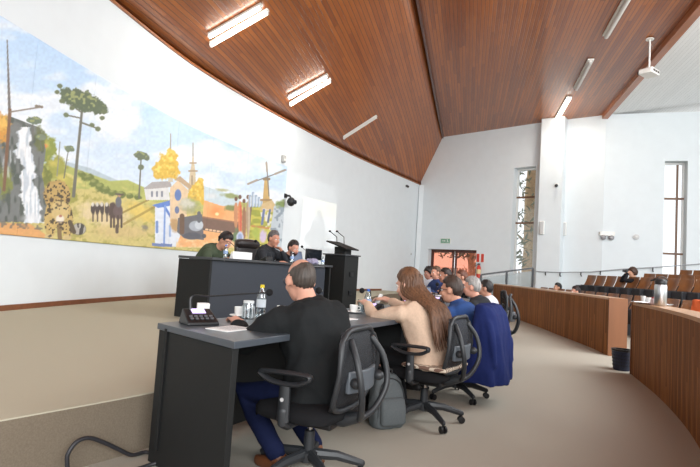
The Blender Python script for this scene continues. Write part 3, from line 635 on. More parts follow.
# projected picture: a real spot light with a slide in front, from the projector
def slide_light():
    src = V((pm.x-.3, pm.y+.2, zb)); tgt = wall_hit(310, 214)[0]
    l = bpy.data.lights.new('projector_beam', 'SPOT'); l.energy = 850; l.spot_size = R(26); l.spot_blend = 0; l.shadow_soft_size = .01
    o = bpy.data.objects.new('projector_beam', l); COL.objects.link(o); o.location = src
    q = (tgt-src).to_track_quat('-Z', 'Y'); o.rotation_euler = q.to_euler(); Mi = q.to_matrix().inverted()
    def uvof(px, py):
        h = wall_hit(px, py)[0]; d = Mi @ (h-src); return (d.x/-d.z, d.y/-d.z)
    c = {k: uvof(*p) for k, p in dict(tl=(281, 172), tr=(338, 184), br=(334, 252), bl=(278, 244)).items()}
    l.use_nodes = True; nt = l.node_tree; N = nt.nodes.new; L = nt.links.new; em = nt.nodes['Emission']
    tc = N('ShaderNodeTexCoord'); sx = N('ShaderNodeSeparateXYZ'); L(tc.outputs['Normal'], sx.inputs[0])
    def M(op, a, b=None, c_=None):
        n = N('ShaderNodeMath'); n.operation = op
        for i, v in enumerate((a, b, c_)):
            if v is None: continue
            if isinstance(v, (int, float)): n.inputs[i].default_value = v
            else: L(v, n.inputs[i])
        return n.outputs[0]
    zz = M('ABSOLUTE', sx.outputs[2]); X_ = M('DIVIDE', sx.outputs[0], zz); Y_ = M('DIVIDE', sx.outputs[1], zz)
    # bilinear-ish: affine map from corners to 0..1
    x0 = (c['tl'][0]+c['bl'][0])/2; x1 = (c['tr'][0]+c['br'][0])/2; y0 = (c['bl'][1]+c['br'][1])/2; y1 = (c['tl'][1]+c['tr'][1])/2
    print('slide', c)
    U = M('DIVIDE', M('SUBTRACT', X_, x0), x1-x0); Vv = M('DIVIDE', M('SUBTRACT', Y_, y0), y1-y0)
    def band(v, a, b, s_=.01): 
        return M('MULTIPLY', M('SMOOTH_MIN' if False else 'GREATER_THAN', v, a), M('LESS_THAN', v, b))
    def rect(a, b, c_, d): return M('MULTIPLY', band(U, a, b), band(Vv, c_, d))
    def ell_(cx, cy, rx, ry):
        a = M('POWER', M('ABSOLUTE', M('DIVIDE', M('SUBTRACT', U, cx), rx)), 2); b = M('POWER', M('ABSOLUTE', M('DIVIDE', M('SUBTRACT', Vv, cy), ry)), 2); return M('LESS_THAN', M('ADD', a, b), 1)
    full = rect(0, 1, 0, 1); photo = rect(.36, 1, .02, .70); yel = rect(.36, 1, .46, .70)
    fig = M('MAXIMUM', ell_(.66, .47, .055, .09), M('MAXIMUM', ell_(.66, .28, .14, .19), ell_(.66, .14, .24, .13)))
    tx = M('MULTIPLY', rect(.05, .42, .60, .86), M('GREATER_THAN', M('SINE', M('MULTIPLY', Vv, 75)), .3))
    st = M('MULTIPLY', full, .34); st = M('ADD', st, M('MULTIPLY', photo, .9)); st = M('MULTIPLY', st, M('SUBTRACT', 1, M('MULTIPLY', fig, .62))); st = M('ADD', st, M('MULTIPLY', tx, .22))
    L(M('MULTIPLY', st, 1.0), em.inputs['Strength'])
    mc = N('ShaderNodeMixRGB'); L(M('MULTIPLY', yel, .8), mc.inputs[0]); mc.inputs[1].default_value = (1, 1, 1, 1); mc.inputs[2].default_value = (1, .90, .55, 1); L(mc.outputs[0], em.inputs['Color'])
slide_light()
# ================================================================ wall fittings
m_blk = mat('black_plastic', rgb(24, 24, 26), .4, bump=.05, bscale=200); m_wht = mat('white_plastic', rgb(232, 232, 228), .4)
def at_wall_thing(name, px, py, label, cat, off=.0):
    p, n = wall_hit(px, py); n = V((n.x, n.y, 0)).normalized()
    if n.x < 0: n = -n
    r_ = empty(name, p+n*off, math.atan2(-n.x, n.y)); return tag(r_, label, cat)   # local +Y points away from the wall
c_ = at_wall_thing('security_camera', 284, 200, 'black camera on a bracket at the right edge of the mural', 'camera', .02)
MB().box((0, .02, .12), (.12, .04, .12)).build('wall_bracket', m_blk, c_, bevel=.008)
MB().tube([(0, .03, .12), (0, .16, .12), (0, .2, .06)], .03, 8, True).build('arm', m_blk, c_)
MB().ell((0, .22, -.05), (.115, .115, .13)).build('camera_head', m_blk, c_); MB().lathe([(.06, 0), (.06, .05), (.05, .06)], (0, .32, -.06), 14, Matrix.Rotation(R(-90), 3, 'X')).build('lens', mat('lens_glass', rgb(20, 22, 30), .08), c_)
c_ = at_wall_thing('wall_sensor', 282, 159, 'small pale grey sensor just above the mural corner', 'sensor')
MB().box((0, .05, 0), (.13, .1, .2)).build('housing', mat('grey_sensor', rgb(170, 170, 168), .5), c_, bevel=.02); MB().ell((0, .1, -.03), (.04, .03, .04)).build('lens', m_wht, c_)
c_ = at_wall_thing('spot_sensor', 406, 186, 'tiny dark sensor high on the white wall below the ceiling tip', 'sensor')
MB().lathe([(.05, 0), (.05, .06), (.03, .09)], (0, 0, 0), 12, Matrix.Rotation(R(-90), 3, 'X')).build('sensor_body', mat('mid_grey', rgb(110, 110, 110), .5), c_); MB().ell((0, .1, -.03), .05).build('sensor_eye', m_dark, c_)
c_ = at_wall_thing('wall_socket', 411, 254, 'small round white fitting low on the curved wall near the glass doors', 'socket')
MB().lathe([(.05, 0), (.05, .02), (.04, .03)], (0, 0, 0), 14, Matrix.Rotation(R(-90), 3, 'X')).build('plate', mat('mid_grey2', rgb(185, 185, 185), .5), c_); MB().box((0, .03, 0), (.03, .01, .03)).build('button', m_wht, c_)
def on_far(name, px, py, A, t, label, cat, off=0.0):
    p = on_wall(px, py, A, t); n = V((t.y, -t.x, 0)); r_ = empty(name, p+n*off, math.atan2(-n.x, n.y)); return tag(r_, label, cat)
# exit sign
e_ = on_far('exit_sign', 446, 241, A1, t1, 'small green and white exit sign above the glass doors', 'sign')
m_green = mat('exit_green', rgb(120, 168, 140), .5); MB().box((0, .03, 0), (.5, .05, .24)).build('sign_box', m_wht, e_, bevel=.01); MB().box((0, .058, .0), (.46, .006, .19)).build('green_panel', m_green, e_)
mb = MB(); mb.box((.1, .063, 0), (.13, .004, .03)); mb.extrude([(.03, .063, .05), (.03, .063, -.05), (-.03+.02, .063, 0)], (0, 1, 0), .004); mb.build('arrow', m_wht, e_)
mb = MB(); mb.ell((-.1, .063, .06), (.018, .003, .018)); mb.beam((-.1, .063, .045), (-.12, .063, -.01), .035, .004, (0, 1, 0)); mb.beam((-.12, .063, -.01), (-.16, .063, -.06), .02, .004, (0, 1, 0)); mb.beam((-.12, .063, -.01), (-.08, .063, -.06), .02, .004, (0, 1, 0)); mb.build('running_figure', m_wht, e_)
# extinguisher sign + extinguisher
m_red = mat('sign_red', rgb(206, 62, 44), .45)
e_ = on_far('extinguisher_sign', 480.5, 258, A1, t1, 'red sign with a white stripe on the wall right of the glass doors', 'sign')
MB().box((0, .012, 0), (.34, .02, .36)).build('sign_plate', m_wht, e_); mb = MB(); mb.box((-.1, .026, 0), (.12, .008, .34)); mb.box((.1, .026, 0), (.12, .008, .34)); mb.build('red_bars', m_red, e_)
e_ = on_far('fire_extinguisher', 480, 271, A1, t1, 'red fire extinguisher hanging on the wall under the red sign', 'fire extinguisher')
MB().lathe([(.02, -.3), (.085, -.29), (.09, .12), (.06, .2), (.03, .24)], (0, .12, 0), 16).build('cylinder', m_red, e_); MB().box((0, .12, .28), (.05, .12, .06)).build('valve', m_blk, e_); MB().tube([(.04, .12, .28), (.14, .12, .2), (.12, .14, -.1)], .012, 8).build('hose', m_blk, e_); MB().box((0, .02, 0), (.05, .04, .2)).build('bracket', m_blk, e_)
MB().lathe([(.0905, -.12), (.0915, -.12), (.0915, .06), (.0905, .06)], (0, .12, 0), 16).build('paper_label', mat('label_cream', rgb(232, 208, 160), .6), e_)
# wall lamps (sconces) and devices on the column / far wall
nA = -n2
for px, py, lb in ((542.5, 228, 'white bar speaker on the left face edge of the column'), (564.5, 229, 'white bar speaker just right of the column')):
    p = on_wall(px, py, flat(Q2)+nA*(.48 if px < 550 else .02), t2); r_ = empty('wall_speaker', p, math.atan2(-nA.x, nA.y)); tag(r_, lb, 'speaker')
    MB().box((0, .05, 0), (.16, .1, .5)).build('cabinet', m_wht, r_, bevel=.02); MB().box((0, .102, 0), (.12, .006, .44)).build('grille', mat('pale_grille', rgb(205, 206, 206), .7), r_)
p = on_wall(557, 186, flat(Q2)+nA*.48, t2); r_ = empty('wall_camera', p, math.atan2(-nA.x, nA.y)); tag(r_, 'small dark camera halfway up the white column', 'camera')
MB().box((0, .03, .05), (.1, .06, .1)).build('mount', m_wht, r_); MB().ell((0, .1, 0), (.06, .08, .06)).build('camera_head', m_blk, r_)
p = on_wall(607, 235.5, A3, t3); nB = V((t3.y, -t3.x, 0)); r_ = empty('emergency_light', p, math.atan2(-nB.x, nB.y)); tag(r_, 'white emergency light with two round lamp heads on the right wall', 'emergency light')
MB().box((0, .05, .06), (.5, .08, .16)).build('battery_case', m_wht, r_, bevel=.02)
for s_ in (-.13, .13): MB().ell((s_, .1, -.08), (.09, .06, .09)).build('lamp_head', mat('lamp_head_grey', rgb(150, 148, 150), .3), r_)
p = on_wall(636, 237, A3, t3); r_ = empty('round_alarm', p, math.atan2(-nB.x, nB.y)); tag(r_, 'small round white alarm on the wall left of the right window', 'alarm')
MB().lathe([(.1, 0), (.1, .05), (.06, .07)], (0, 0, 0), 18, Matrix.Rotation(R(-90), 3, 'X')).build('alarm_case', mat('alarm_grey', rgb(205, 205, 205), .4), r_); MB().ell((0, .07, 0), .035).build('alarm_lens', m_wht, r_)
# ================================================================ glass doors
m_amber = thin_glass('amber_tinted_glass', rgb(242,196,178), .05)
m_dfr = mat('dark_door_frame', rgb(92, 52, 42), .4)
dw = s_dr-s_dl; dO = A1+t1*((s_dl+s_dr)/2)+V((-t1.y, t1.x, 0))*.3; rr = math.atan2(t1.y, t1.x)
dr_ = empty('door_1', dO, rr); dr_['kind'] = 'structure'
mb = MB()
for x in (-dw/2+.03, dw/2-.03): mb.box((x, 0, dtop/2), (.06, .1, dtop))
mb.box((0, 0, dtop-.03), (dw, .1, .06)); mb.build('door_frame', m_dfr, dr_)
for s_ in (-1, 1):
    cx = s_*dw/4; w_ = dw/2-.05; mb = MB()
    for x in (cx-w_/2+.04, cx+w_/2-.04): mb.box((x, 0, dtop/2-.03), (.08, .05, dtop-.06))
    mb.box((cx, 0, .1), (w_, .05, .2)); mb.box((cx, 0, dtop-.09), (w_, .05, .06)); lf = mb.build('door_leaf', m_dfr, dr_)
    MB().box((cx, 0, dtop/2), (w_-.14, .015, dtop-.2)).build('glass_pane', m_amber, lf)
    MB().tube([(cx-s_*(w_/2-.1), -.06, .9), (cx-s_*(w_/2-.1), -.06, 1.4)], .015, 8).build('door_handle', mat('steel', rgb(180, 180, 180), .3, metal=1), lf)
# outside fence + trees
m_fence = mat('pale_fence_wood', rgb(226, 206, 186), .8, noise_amt=.1); fr_ = empty('picket_fence', dO+V((-t1.y, t1.x, 0))*3.0, rr); tag(fr_, 'pale vertical picket fence outside seen through the amber glass doors', 'fence')
mb = MB()
for k in range(34): mb.box((-2.8+k*.17, 0, .75), (.1, .03, 1.5))
mb.build('pickets', m_fence, fr_); mb = MB(); mb.box((0, .03, .35), (5.8, .04, .1)); mb.box((0, .03, 1.2), (5.8, .04, .1)); mb.build('rails', m_fence, fr_)
m_trunk = mat('tan_bark', rgb(196, 170, 136), .9, noise_amt=.15, nscale=8, bump=.4, bscale=12); m_leaf = mat('grey_green_leaves', rgb(130, 138, 118), .8, noise_amt=.25, nscale=5)
def tree(loc, h, r_, cr, label, leaves=700, hz=None, seed=1):
    rnd = random.Random(seed); root = empty('tree', loc)
    t = MB(); t.tube([(0, 0, 0), (.05, .02, h*.3), (-.03, .05, h*.6), (0, 0, h)], [r_*1.2, r_, r_*.9, r_*.5], 12)
    for k in range(9):
        a = rnd.uniform(0, 6.28); z = h*rnd.uniform(.3, .95); L_ = cr*rnd.uniform(.6, 1)
        t.tube([(0, 0, z), (math.cos(a)*L_*.5, math.sin(a)*L_*.5, z+.3), (math.cos(a)*L_, math.sin(a)*L_, z+.7)], [r_*.35, r_*.2, r_*.06], 6)
    t.build('trunk', m_trunk, root); lv = MB(); hz = hz or (.35, 1.15)
    for k in range(leaves):
        a = rnd.uniform(0, 6.28); q = cr*math.sqrt(rnd.random()); z = h*rnd.uniform(*hz); p = V((q*math.cos(a), q*math.sin(a), z))
        d = V((rnd.uniform(-1, 1), rnd.uniform(-1, 1), rnd.uniform(-1, .5))).normalized()*rnd.uniform(.12, .28); e = d.cross(V((rnd.random(), rnd.random(), 1))).normalized()*.06
        lv.add([p-d, p+e, p+d, p-e], [(0, 1, 2, 3)])
    lv.build('foliage', m_leaf, root, smooth=0); tag(root, label, 'tree'); return root
pw = on_wall(524, 220, A1, t1); nO = V((-t1.y, t1.x, 0))
tp = CO+(pw-CO)*1.22; tree((tp.x+.42, tp.y, 0), 8.5, .42, 1.3, 'tall tree with pale tan trunk outside the narrow window beside the column', 520, (.2, 1.05), 3)
tp = CO+(on_wall(449, 255, A1, t1)-CO)*1.28; tree((tp.x-.5, tp.y+4.2, 0), 3.9, .18, 2.0, 'leafy tree outside the left glass door leaf', 420, (.62, 1.1), 5)
tp = CO+(on_wall(468, 255, A1, t1)-CO)*1.28; tree((tp.x+.3, tp.y+.3, 0), 3.4, .2, 1.7, 'leafy tree with thick trunk outside the right glass door leaf', 420, (.62, 1.1), 6)
# ================================================================ handrail + glass railing
m_rail = mat('grey_rail', rgb(150, 154, 158), .4, metal=.2)
hp = []
for px, py in ((536, 271.5), (560, 272.5), (590, 272), (625, 269), (660, 267), (700, 264)):
    A_, t_ = (flat(Q2), t2) if px < 600 else (A3, t3)
    if px < 566: p = on_wall(px, py, flat(Q2)+nA*.5, t2)
    else: p = on_wall(px, py, A_+V((t_.y, -t_.x, 0))*.12, t_)
    hp.append(p)
hr = empty('wall_handrail', (0, 0, 0)); MB().tube(hp, .017, 8).build('rail', m_rail, hr)
for p in (hp[0].lerp(hp[1], .4), hp[1].lerp(hp[2], .0), hp[1].lerp(hp[2], .7), hp[2].lerp(hp[3], .3), hp[3].lerp(hp[4], .1), hp[3].lerp(hp[4], .8)): MB().tube([p, p-V((0, 0, .1)), p-V((0, 0, .14))-nA*.12], .02, 6).build('rail_bracket', m_blk, hr)
tag(hr, 'thin grey handrail running along the far right white wall', 'handrail')
gr = empty('glass_railing', (0, 0, 0)); Yg = 17.6
g0 = V((4.75, 18.0, 0)); g1 = at_y(533, 268, 17.6); g1 = V((g1.x, g1.y, 0))
zt0 = CAM_H-.07; zg1 = at_y(532, 268, 17.6).z; zt0 = at_y(485, 275, 18).z
m_rb = mat('dark_rail', rgb(50, 54, 58), .35); a_ = V((g0.x, g0.y, zt0)); b_ = V((g1.x, g1.y, zg1))
MB().beam(a_, b_, .06, .06).build('top_rail', m_rb, gr)
for u in (0, .5, 1): p = a_.lerp(b_, u); MB().box((p.x, p.y, p.z/2), (.06, .06, p.z)).build('post', m_rb, gr)
for u0, u1 in ((.02, .48), (.52, .98)):
    p, q = a_.lerp(b_, u0), a_.lerp(b_, u1); vs = [V((p.x, p.y, .3)), V((q.x, q.y, .3)), q-V((0, 0, .1)), p-V((0, 0, .1))]
    MB().extrude(vs, V((0, 1, 0)), .012).build('glass_panel', mat('grey_glass', rgb(170, 182, 184), .05, alpha=.45, spec=.6), gr, smooth=0)
tag(gr, 'low glass railing with dark posts where the far barrier ends', 'railing')
# ================================================================ desks
m_desk = mat('charcoal_laminate', rgb(30, 31, 31), .6, noise_amt=.05, nscale=30, spec=.25)
m_top = mat('charcoal_desk_top', rgb(72, 78, 85), .3, noise_amt=.04, nscale=40, spec=.5)
m_edge = mat('grey_desk_edge', rgb(60, 62, 65), .45)
m_mod = mat('blue_grey_front', rgb(46, 51, 60), .5, noise_amt=.04, nscale=30)
DZ = .77
EP = [V(p) for p in ((-.51, 2.40, 0), (.53, 4.2, 0), (1.62, 6.15, 0), (2.02, 8.35, 0), (1.75, 10.5, 0), (1.0, 12.3, 0))]
dirs = [(EP[i+1]-EP[i]).normalized() for i in range(len(EP)-1)]
def inn(t): return V((-t.y, t.x, 0))
NI = [V((-.74, .67, 0)).normalized()]+[((inn(dirs[i-1])+inn(dirs[i])).normalized()) for i in range(1, len(dirs))]+[inn(dirs[-1])]
def desk(i, label, end_panel):
    A, B = EP[i], EP[i+1]; D = .74; a2, b2 = A+NI[i]*D, B+NI[i+1]*D
    root = empty('conference_desk', A); sh = lambda p: p-A
    g = (B-A).normalized()*.003
    MB().prism([sh(A+g), sh(B-g), sh(b2-g), sh(a2+g)], DZ-.035, DZ).build('desk_top', m_top, root, bevel=.003)
    t = (B-A).normalized(); n = inn(t)
    f0, f1 = A.lerp(a2, .86), B.lerp(b2, .86)
    mb = MB(); mb.beam(sh(f0)+V((0, 0, .42)), sh(f1)+V((0, 0, .42)), .02, .66); mb.build('front_panel', m_desk, root)
    if end_panel:
        p0, p1 = A+(a2-A)*.02+t*.03, A+(a2-A)*.98+t*.03
        mb = MB(); mb.beam(sh(p0)+V((0, 0, (DZ-.04)/2+.005)), sh(p1)+V((0, 0, (DZ-.04)/2+.005)), .035, DZ-.045); mb.build('end_panel', m_desk, root, bevel=.002)
    p0, p1 = B+(b2-B)*.06-t*.03, B+(b2-B)*.9-t*.03
    mb = MB(); mb.beam(sh(p0)+V((0, 0, (DZ-.04)/2+.005)), sh(p1)+V((0, 0, (DZ-.04)/2+.005)), .035, DZ-.045); mb.build('side_panel', m_desk, root, bevel=.002)
    tag(root, label, 'desk'); return root
desk(0, 'nearest charcoal desk, its solid end panel facing the camera', True)
desk(1, 'second charcoal desk of the curved row, in front of the woman in beige', False)
desk(2, 'third charcoal desk of the curved row, beside the grey-haired man', False)
desk(3, 'fourth charcoal desk at the far end of the curved row', False)
# dais desk on the stage
SZ = .33
u_ = V((.6, .8, 0)); w_ = V((-.83, .555, 0)).normalized()
Bc = V((-1.80, 6.72, 0)); Ac = Bc+w_*.68
Ec = at_y(329, 300, 9.2); Ec = V((Ec.x, Ec.y, 0)); DL = (Ec-Bc).length; u_ = (Ec-Bc).normalized()
DT = 1.175-SZ
dd = empty('dais_desk', (Bc.x, Bc.y, SZ)); 
w3 = w_*.68
MB().prism([V((0, 0, 0))-w_*.02-u_*.02, u_*(DL+.02)-w_*.02, u_*(DL+.02)+w3, w3-u_*.02], DT-.035, DT).build('desk_top', m_edge, dd, bevel=.003)
mb = MB(); mb.beam(w3*.02+V((0, 0, (DT-.04)/2)), w3*.98+V((0, 0, (DT-.04)/2)), .035, DT-.04); mb.build('side_panel', m_desk, dd, bevel=.002)
mb = MB(); mb.beam(u_*DL+w3*.02+V((0, 0, (DT-.04)/2)), u_*DL+w3*.98+V((0, 0, (DT-.04)/2)), .035, DT-.04); mb.build('side_panel', m_desk, dd, bevel=.002)
mb = MB(); mb.beam(u_*.03+w_*.06+V((0, 0, (DT-.06)/2+.02)), u_*(DL-.12)+w_*.06+V((0, 0, (DT-.06)/2+.02)), .02, DT-.06); mb.build('front_panel', m_mod, dd)
tag(dd, 'long dark grey council desk raised on the stage, seen from its front', 'desk')
def dais_pt(px, depth=.35, z=None):
    """point on the dais desk at pixel column px, depth metres behind the front edge"""
    best = None
    for k in range(0, 400):
        p = Bc+u_*(DL*k/399)+w_*depth; q = project(V((p.x, p.y, 1.17)))
        if best is None or abs(q[0]-px) < best[0]: best = (abs(q[0]-px), p)
    return V((best[1].x, best[1].y, SZ+DT if z is None else z))
def desk_pt(px, py, z=DZ): return at_z(px, py, z)
# lectern
lp = at_y(339, 300, 9.75); lc = empty('lectern', (lp.x, lp.y, SZ), R(-38)); LH = 1.4-SZ
MB().box((0, 0, LH/2), (.50, .42, LH)).build('cabinet', m_desk, lc, bevel=.004)
MB().box((0, 0, LH-.012), (.56, .48, .025)).build('ledge', m_edge, lc, bevel=.003)
MB().box((0, .02, LH+.075), (.26, .2, .14)).build('neck', m_desk, lc, bevel=.003)
MB().box((0, 0, LH+.17), (.52, .40, .025), Matrix.Rotation(R(16), 3, 'Y')).build('reading_top', m_desk, lc, bevel=.003)
for z in (.35, .7): MB().box((.262, 0, z), (.02, .1, .08)).build('hinge', m_blk, lc)
for s_ in (-.08, .1):
    MB().tube([(s_-.1, .05, LH+.18), (s_-.12, .05, LH+.34), (s_-.26, .02, LH+.44)], .008, 6).build('microphone_stem', m_blk, lc)
    MB().ell((s_-.28, .02, LH+.45), (.03, .02, .02)).build('microphone_head', m_blk, lc)
tag(lc, 'tall dark grey lectern with two thin microphones at the right end of the stage desk', 'lectern')
# ================================================================ office chair
m_frame = mat('dark_grey_plastic', rgb(42, 44, 47), .45, spec=.5); m_seat = mat('black_chair_fabric', rgb(24, 24, 26), .9, bump=.2, bscale=300, spec=.2)
m_lum = mat('grey_lumbar_plastic', rgb(86, 92, 98), .4); m_chrome = mat('chrome', rgb(200, 200, 200), .2, metal=1); m_btn = mat('silver_button', rgb(190, 190, 190), .3)
mm = bpy.data.materials.new('chair_mesh_net'); mm.use_nodes = True; nt = mm.node_tree; b_ = nt.nodes['Principled BSDF']; b_.inputs['Base Color'].default_value = rgb(38, 40, 44); b_.inputs['Roughness'].default_value = .7; b_.inputs['Alpha'].default_value = .72; m_net = mm
def office_chair(label, arms=True, spin=.35):
    root = empty('office_chair'); tag(root, label, 'office chair', 'mesh-backed office chairs around the curved desk row')
    for k in range(5):
        a = spin+k*2*math.pi/5; c, s_ = math.cos(a), math.sin(a)
        g = MB(); g.tube([(c*.04, s_*.04, .125), (c*.16, s_*.16, .115), (c*.30, s_*.30, .075)], [.032, .027, .020], 8, True, flat=.8); leg = g.build('base_leg', m_frame, root)
        w = MB(); t = V((-s_, c, 0))
        for q in (-.016, .016): w.lathe([(.010, -.009), (.026, -.007), (.026, .007), (.010, .009)], V((c*.3, s_*.3, .0275))+t*q, 14, Matrix.Rotation(a, 3, 'Z') @ Matrix.Rotation(R(90), 3, 'X'))
        w.tube([(c*.3, s_*.3, .03), (c*.3, s_*.3, .075)], .009, 8); w.build('caster', m_blk, leg)
    MB().lathe([(.05, .09), (.052, .14), (.03, .15), (.028, .25), (.018, .255)], n=18).build('hub', m_frame, root)
    MB().tube([(0, 0, .24), (0, 0, .40)], .014, 12).build('gas_column', m_chrome, root)
    MB().box((0, -.02, .405), (.18, .30, .05)).build('tilt_mechanism', m_blk, root, bevel=.012)
    s = MB(); n = 28; prof = [(.90, .425), (1, .44), (1.0, .475), (.93, .50), (.6, .512), (.02, .508)]
    rings = []
    for f, z in prof:
        ring = []
        for k in range(n):
            a = 2*math.pi*k/n; ca, sa = math.cos(a), math.sin(a); e = .45
            ring.append(V((.245*f*math.copysign(abs(ca)**e, ca), .235*f*math.copysign(abs(sa)**e, sa)+.02, z-(.03*(sa > .8)*f*f if z > .43 else 0))))
        rings.append(ring)
    s.loft(rings); s.build('seat', m_seat, root, smooth=60)
    # back: closed curved frame with net
    def bp(u, v):   # u -1..1 , v 0..1
        w = .205+.03*math.sin(math.pi*min(1, v*1.1))+(-.02 if v > .9 else 0)
        z = .50+.42*v; y = -.235-.055*v+.045*math.sin(math.pi*v*1.1)*-1+.03*(u*u)
        return V((u*w, y, z))
    outl = []
    for k in range(48):
        a = 2*math.pi*k/48; ca, sa = math.cos(a), math.sin(a); e = .42
        outl.append(bp(math.copysign(abs(ca)**e, ca), .5+.5*math.copysign(abs(sa)**e, sa)))
    MB().tube(outl, .015, 8, closed=True).build('back_frame', m_frame, root, smooth=80)
    nb = MB(); vs = []; fs = []; NN = 10
    for i in range(NN+1):
        for j in range(NN+1): vs.append(bp(-.97+1.94*i/NN, .02+.96*j/NN)+V((0, .004, 0)))
    for i in range(NN):
        for j in range(NN): fs.append((i*(NN+1)+j, (i+1)*(NN+1)+j, (i+1)*(NN+1)+j+1, i*(NN+1)+j+1))
    me = bpy.data.meshes.new('back_net'); me.from_pydata([tuple(p) for p in vs], [], fs); o = link('back_net', me, m_net, root, smooth=180); sd_ = o.modifiers.new('t', 'SOLIDIFY'); sd_.thickness = .004
    # spine hoop behind the net
    hp_ = [V((-.13, -.27, .86)), V((-.17, -.33, .76)), V((-.165, -.36, .62)), V((-.09, -.33, .50)), V((0, -.29, .455)), V((.09, -.33, .50)), V((.165, -.36, .62)), V((.17, -.33, .76)), V((.13, -.27, .86))]
    hoop = MB(); hoop.tube([V((p.x, p.y-.01, p.z)) for p in spline(hp_, 4)], .017, 8, True, flat=1.0); hoop.tube([(0, -.29, .46), (0, -.2, .425), (0, -.05, .41)], [.03, .034, .03], 10, True); hoop.build('back_support', m_frame, root, smooth=60)
    lb = MB(); vs = []
    rings = []
    for i in range(9):
        x = -.16+.32*i/8; y = -.275+.035*(x/.16)**2-.045
        rings.append([V((x, y+dy, .66+dz)) for dy, dz in ((-.012, -.055), (.012, -.055), (.012, .055), (-.012, .055))])
    lb.loft(rings); lm = lb.build('lumbar_pad', m_lum, root, bevel=.006)
    for s2 in (-1, 1): MB().ell((s2*.14, -.325, .66), (.028, .035, .028)).build('lumbar_knob', m_frame, lm)
    if arms:
        for s2 in (-1, 1):
            x = s2*.285
            p = MB(); p.tube([(s2*.12, 0, .415), (s2*.24, 0, .415), (x, 0, .44), (x, 0, .50)], [.02, .02, .026, .03], 10, True, flat=1.0); p.tube([(x, 0, .45), (x, 0, .64)], [.036, .030], 10, flat=.62, flatdir=(1, 0, 0)); ar = p.build('armrest_post', m_frame, root)
            MB().lathe([(.010, 0), (.010, .004)], (x+s2*.02, 0, .56), 12, Matrix.Rotation(R(90)*s2, 3, 'Y')).build('adjust_button', m_btn, ar)
            q = MB(); q.tube([(x, -.13, .675), (x, 0, .685), (x, .13, .68)], [.03, .036, .03], 10, True, flat=1, flatdir=(1, 0, 0)); 
            q = MB(); lp_ = [V((x, -.14, .672)), V((x, -.07, .64)), V((x, .06, .635)), V((x, .14, .66)), V((x, .145, .68)), V((x, 0, .69)), V((x, -.13, .69))]
            q.tube(spline(lp_+[lp_[0]], 4)[:-1], .013, 8, closed=True, flat=1.8, flatdir=(1, 0, 0)); q.build('armrest_pad', m_frame, root, smooth=70)
    MB().tube([(.05, .05, .41), (.2, .07, .40), (.27, .08, .395)], .007, 6, True).build('height_lever', m_blk, root)
    return root
def facing(ang_dir):
    n = ang_dir; return math.atan2(-n.x, n.y)
F1 = facing(V((-.837, .547, 0))); F3 = facing(V((-.87, .49, 0))); F4 = facing(V((-.95, .3, 0))); F5 = facing(V((-.99, .1, 0)))
C1 = V((-.15, 2.84, 0)); C2 = V((.66, 4.02, 0)); C3 = V((1.09, 4.88, 0)); C4 = V((1.76, 6.3, 0)); C5 = V((2.18, 7.9, 0))
ch = office_chair('nearest mesh-backed office chair, holding the man in the black suit', spin=.3)
for o_ in ch.children:
    if o_.name.split('.')[0] not in ('base_leg', 'hub'): o_.location.z = -.085
chairs = [ch]
for P_, f_, lb in ((C2, F1, 'mesh-backed office chair holding the woman in the beige blazer'), (C3, F3, 'office chair draped with a royal blue jacket, under the man in the blue shirt'), (C4, F4, 'black office chair of the grey-haired man in the dark jacket'), (C5, F5, 'office chair of the dark-haired person in the pale shirt')):
    c_ = copy_tree(ch); place(c_, P_, f_+(R(-4) if P_ is C3 else 0), lb); chairs.append(c_)
    if P_ is C4 or P_ is C5:
        for o_ in c_.children:
            if o_.name.split('.')[0] not in ('base_leg', 'hub'): o_.location.z = .03
place(ch, C1, F1+R(7), ch['label'])
# ================================================================ auditorium seats
m_ply = mat('varnished_plywood', rgb(116, 74, 42), .35, noise_amt=.28, nscale=5, stretch=(1, 1, .25), coat=.3)
m_cush = mat('black_seat_vinyl', rgb(36, 36, 40), .6)
def auditorium_seat():
    root = empty('auditorium_seat'); tag(root, '', 'auditorium seat')
    rings = []
    for i in range(7):
        v = i/6; z = .62+.32*v; y = -.16-.13*v-.02*math.sin(v*math.pi)
        rings.append([V((x, y+.05*(x/.23)**2+dy, z)) for dy, xs in ((0, (-.2, -.1, 0, .1, .2)), (-.02, (.2, .1, 0, -.1, -.2))) for x in xs])
    MB().loft(rings).build('backrest', m_ply, root, bevel=.006)
    MB().box((0, .0, .45), (.40, .09, .34), Matrix.Rotation(R(8), 3, 'X')).build('seat', m_cush, root, bevel=.03)
    MB().box((0, -.14, .52), (.40, .05, .2), Matrix.Rotation(R(12), 3, 'X')).build('seat_rear_pad', m_cush, root, bevel=.015)
    for s_ in (-1, 1): MB().box((s_*.225, -.02, .30), (.03, .34, .60)).build('side_stand', m_cush, root, bevel=.01)
    return root
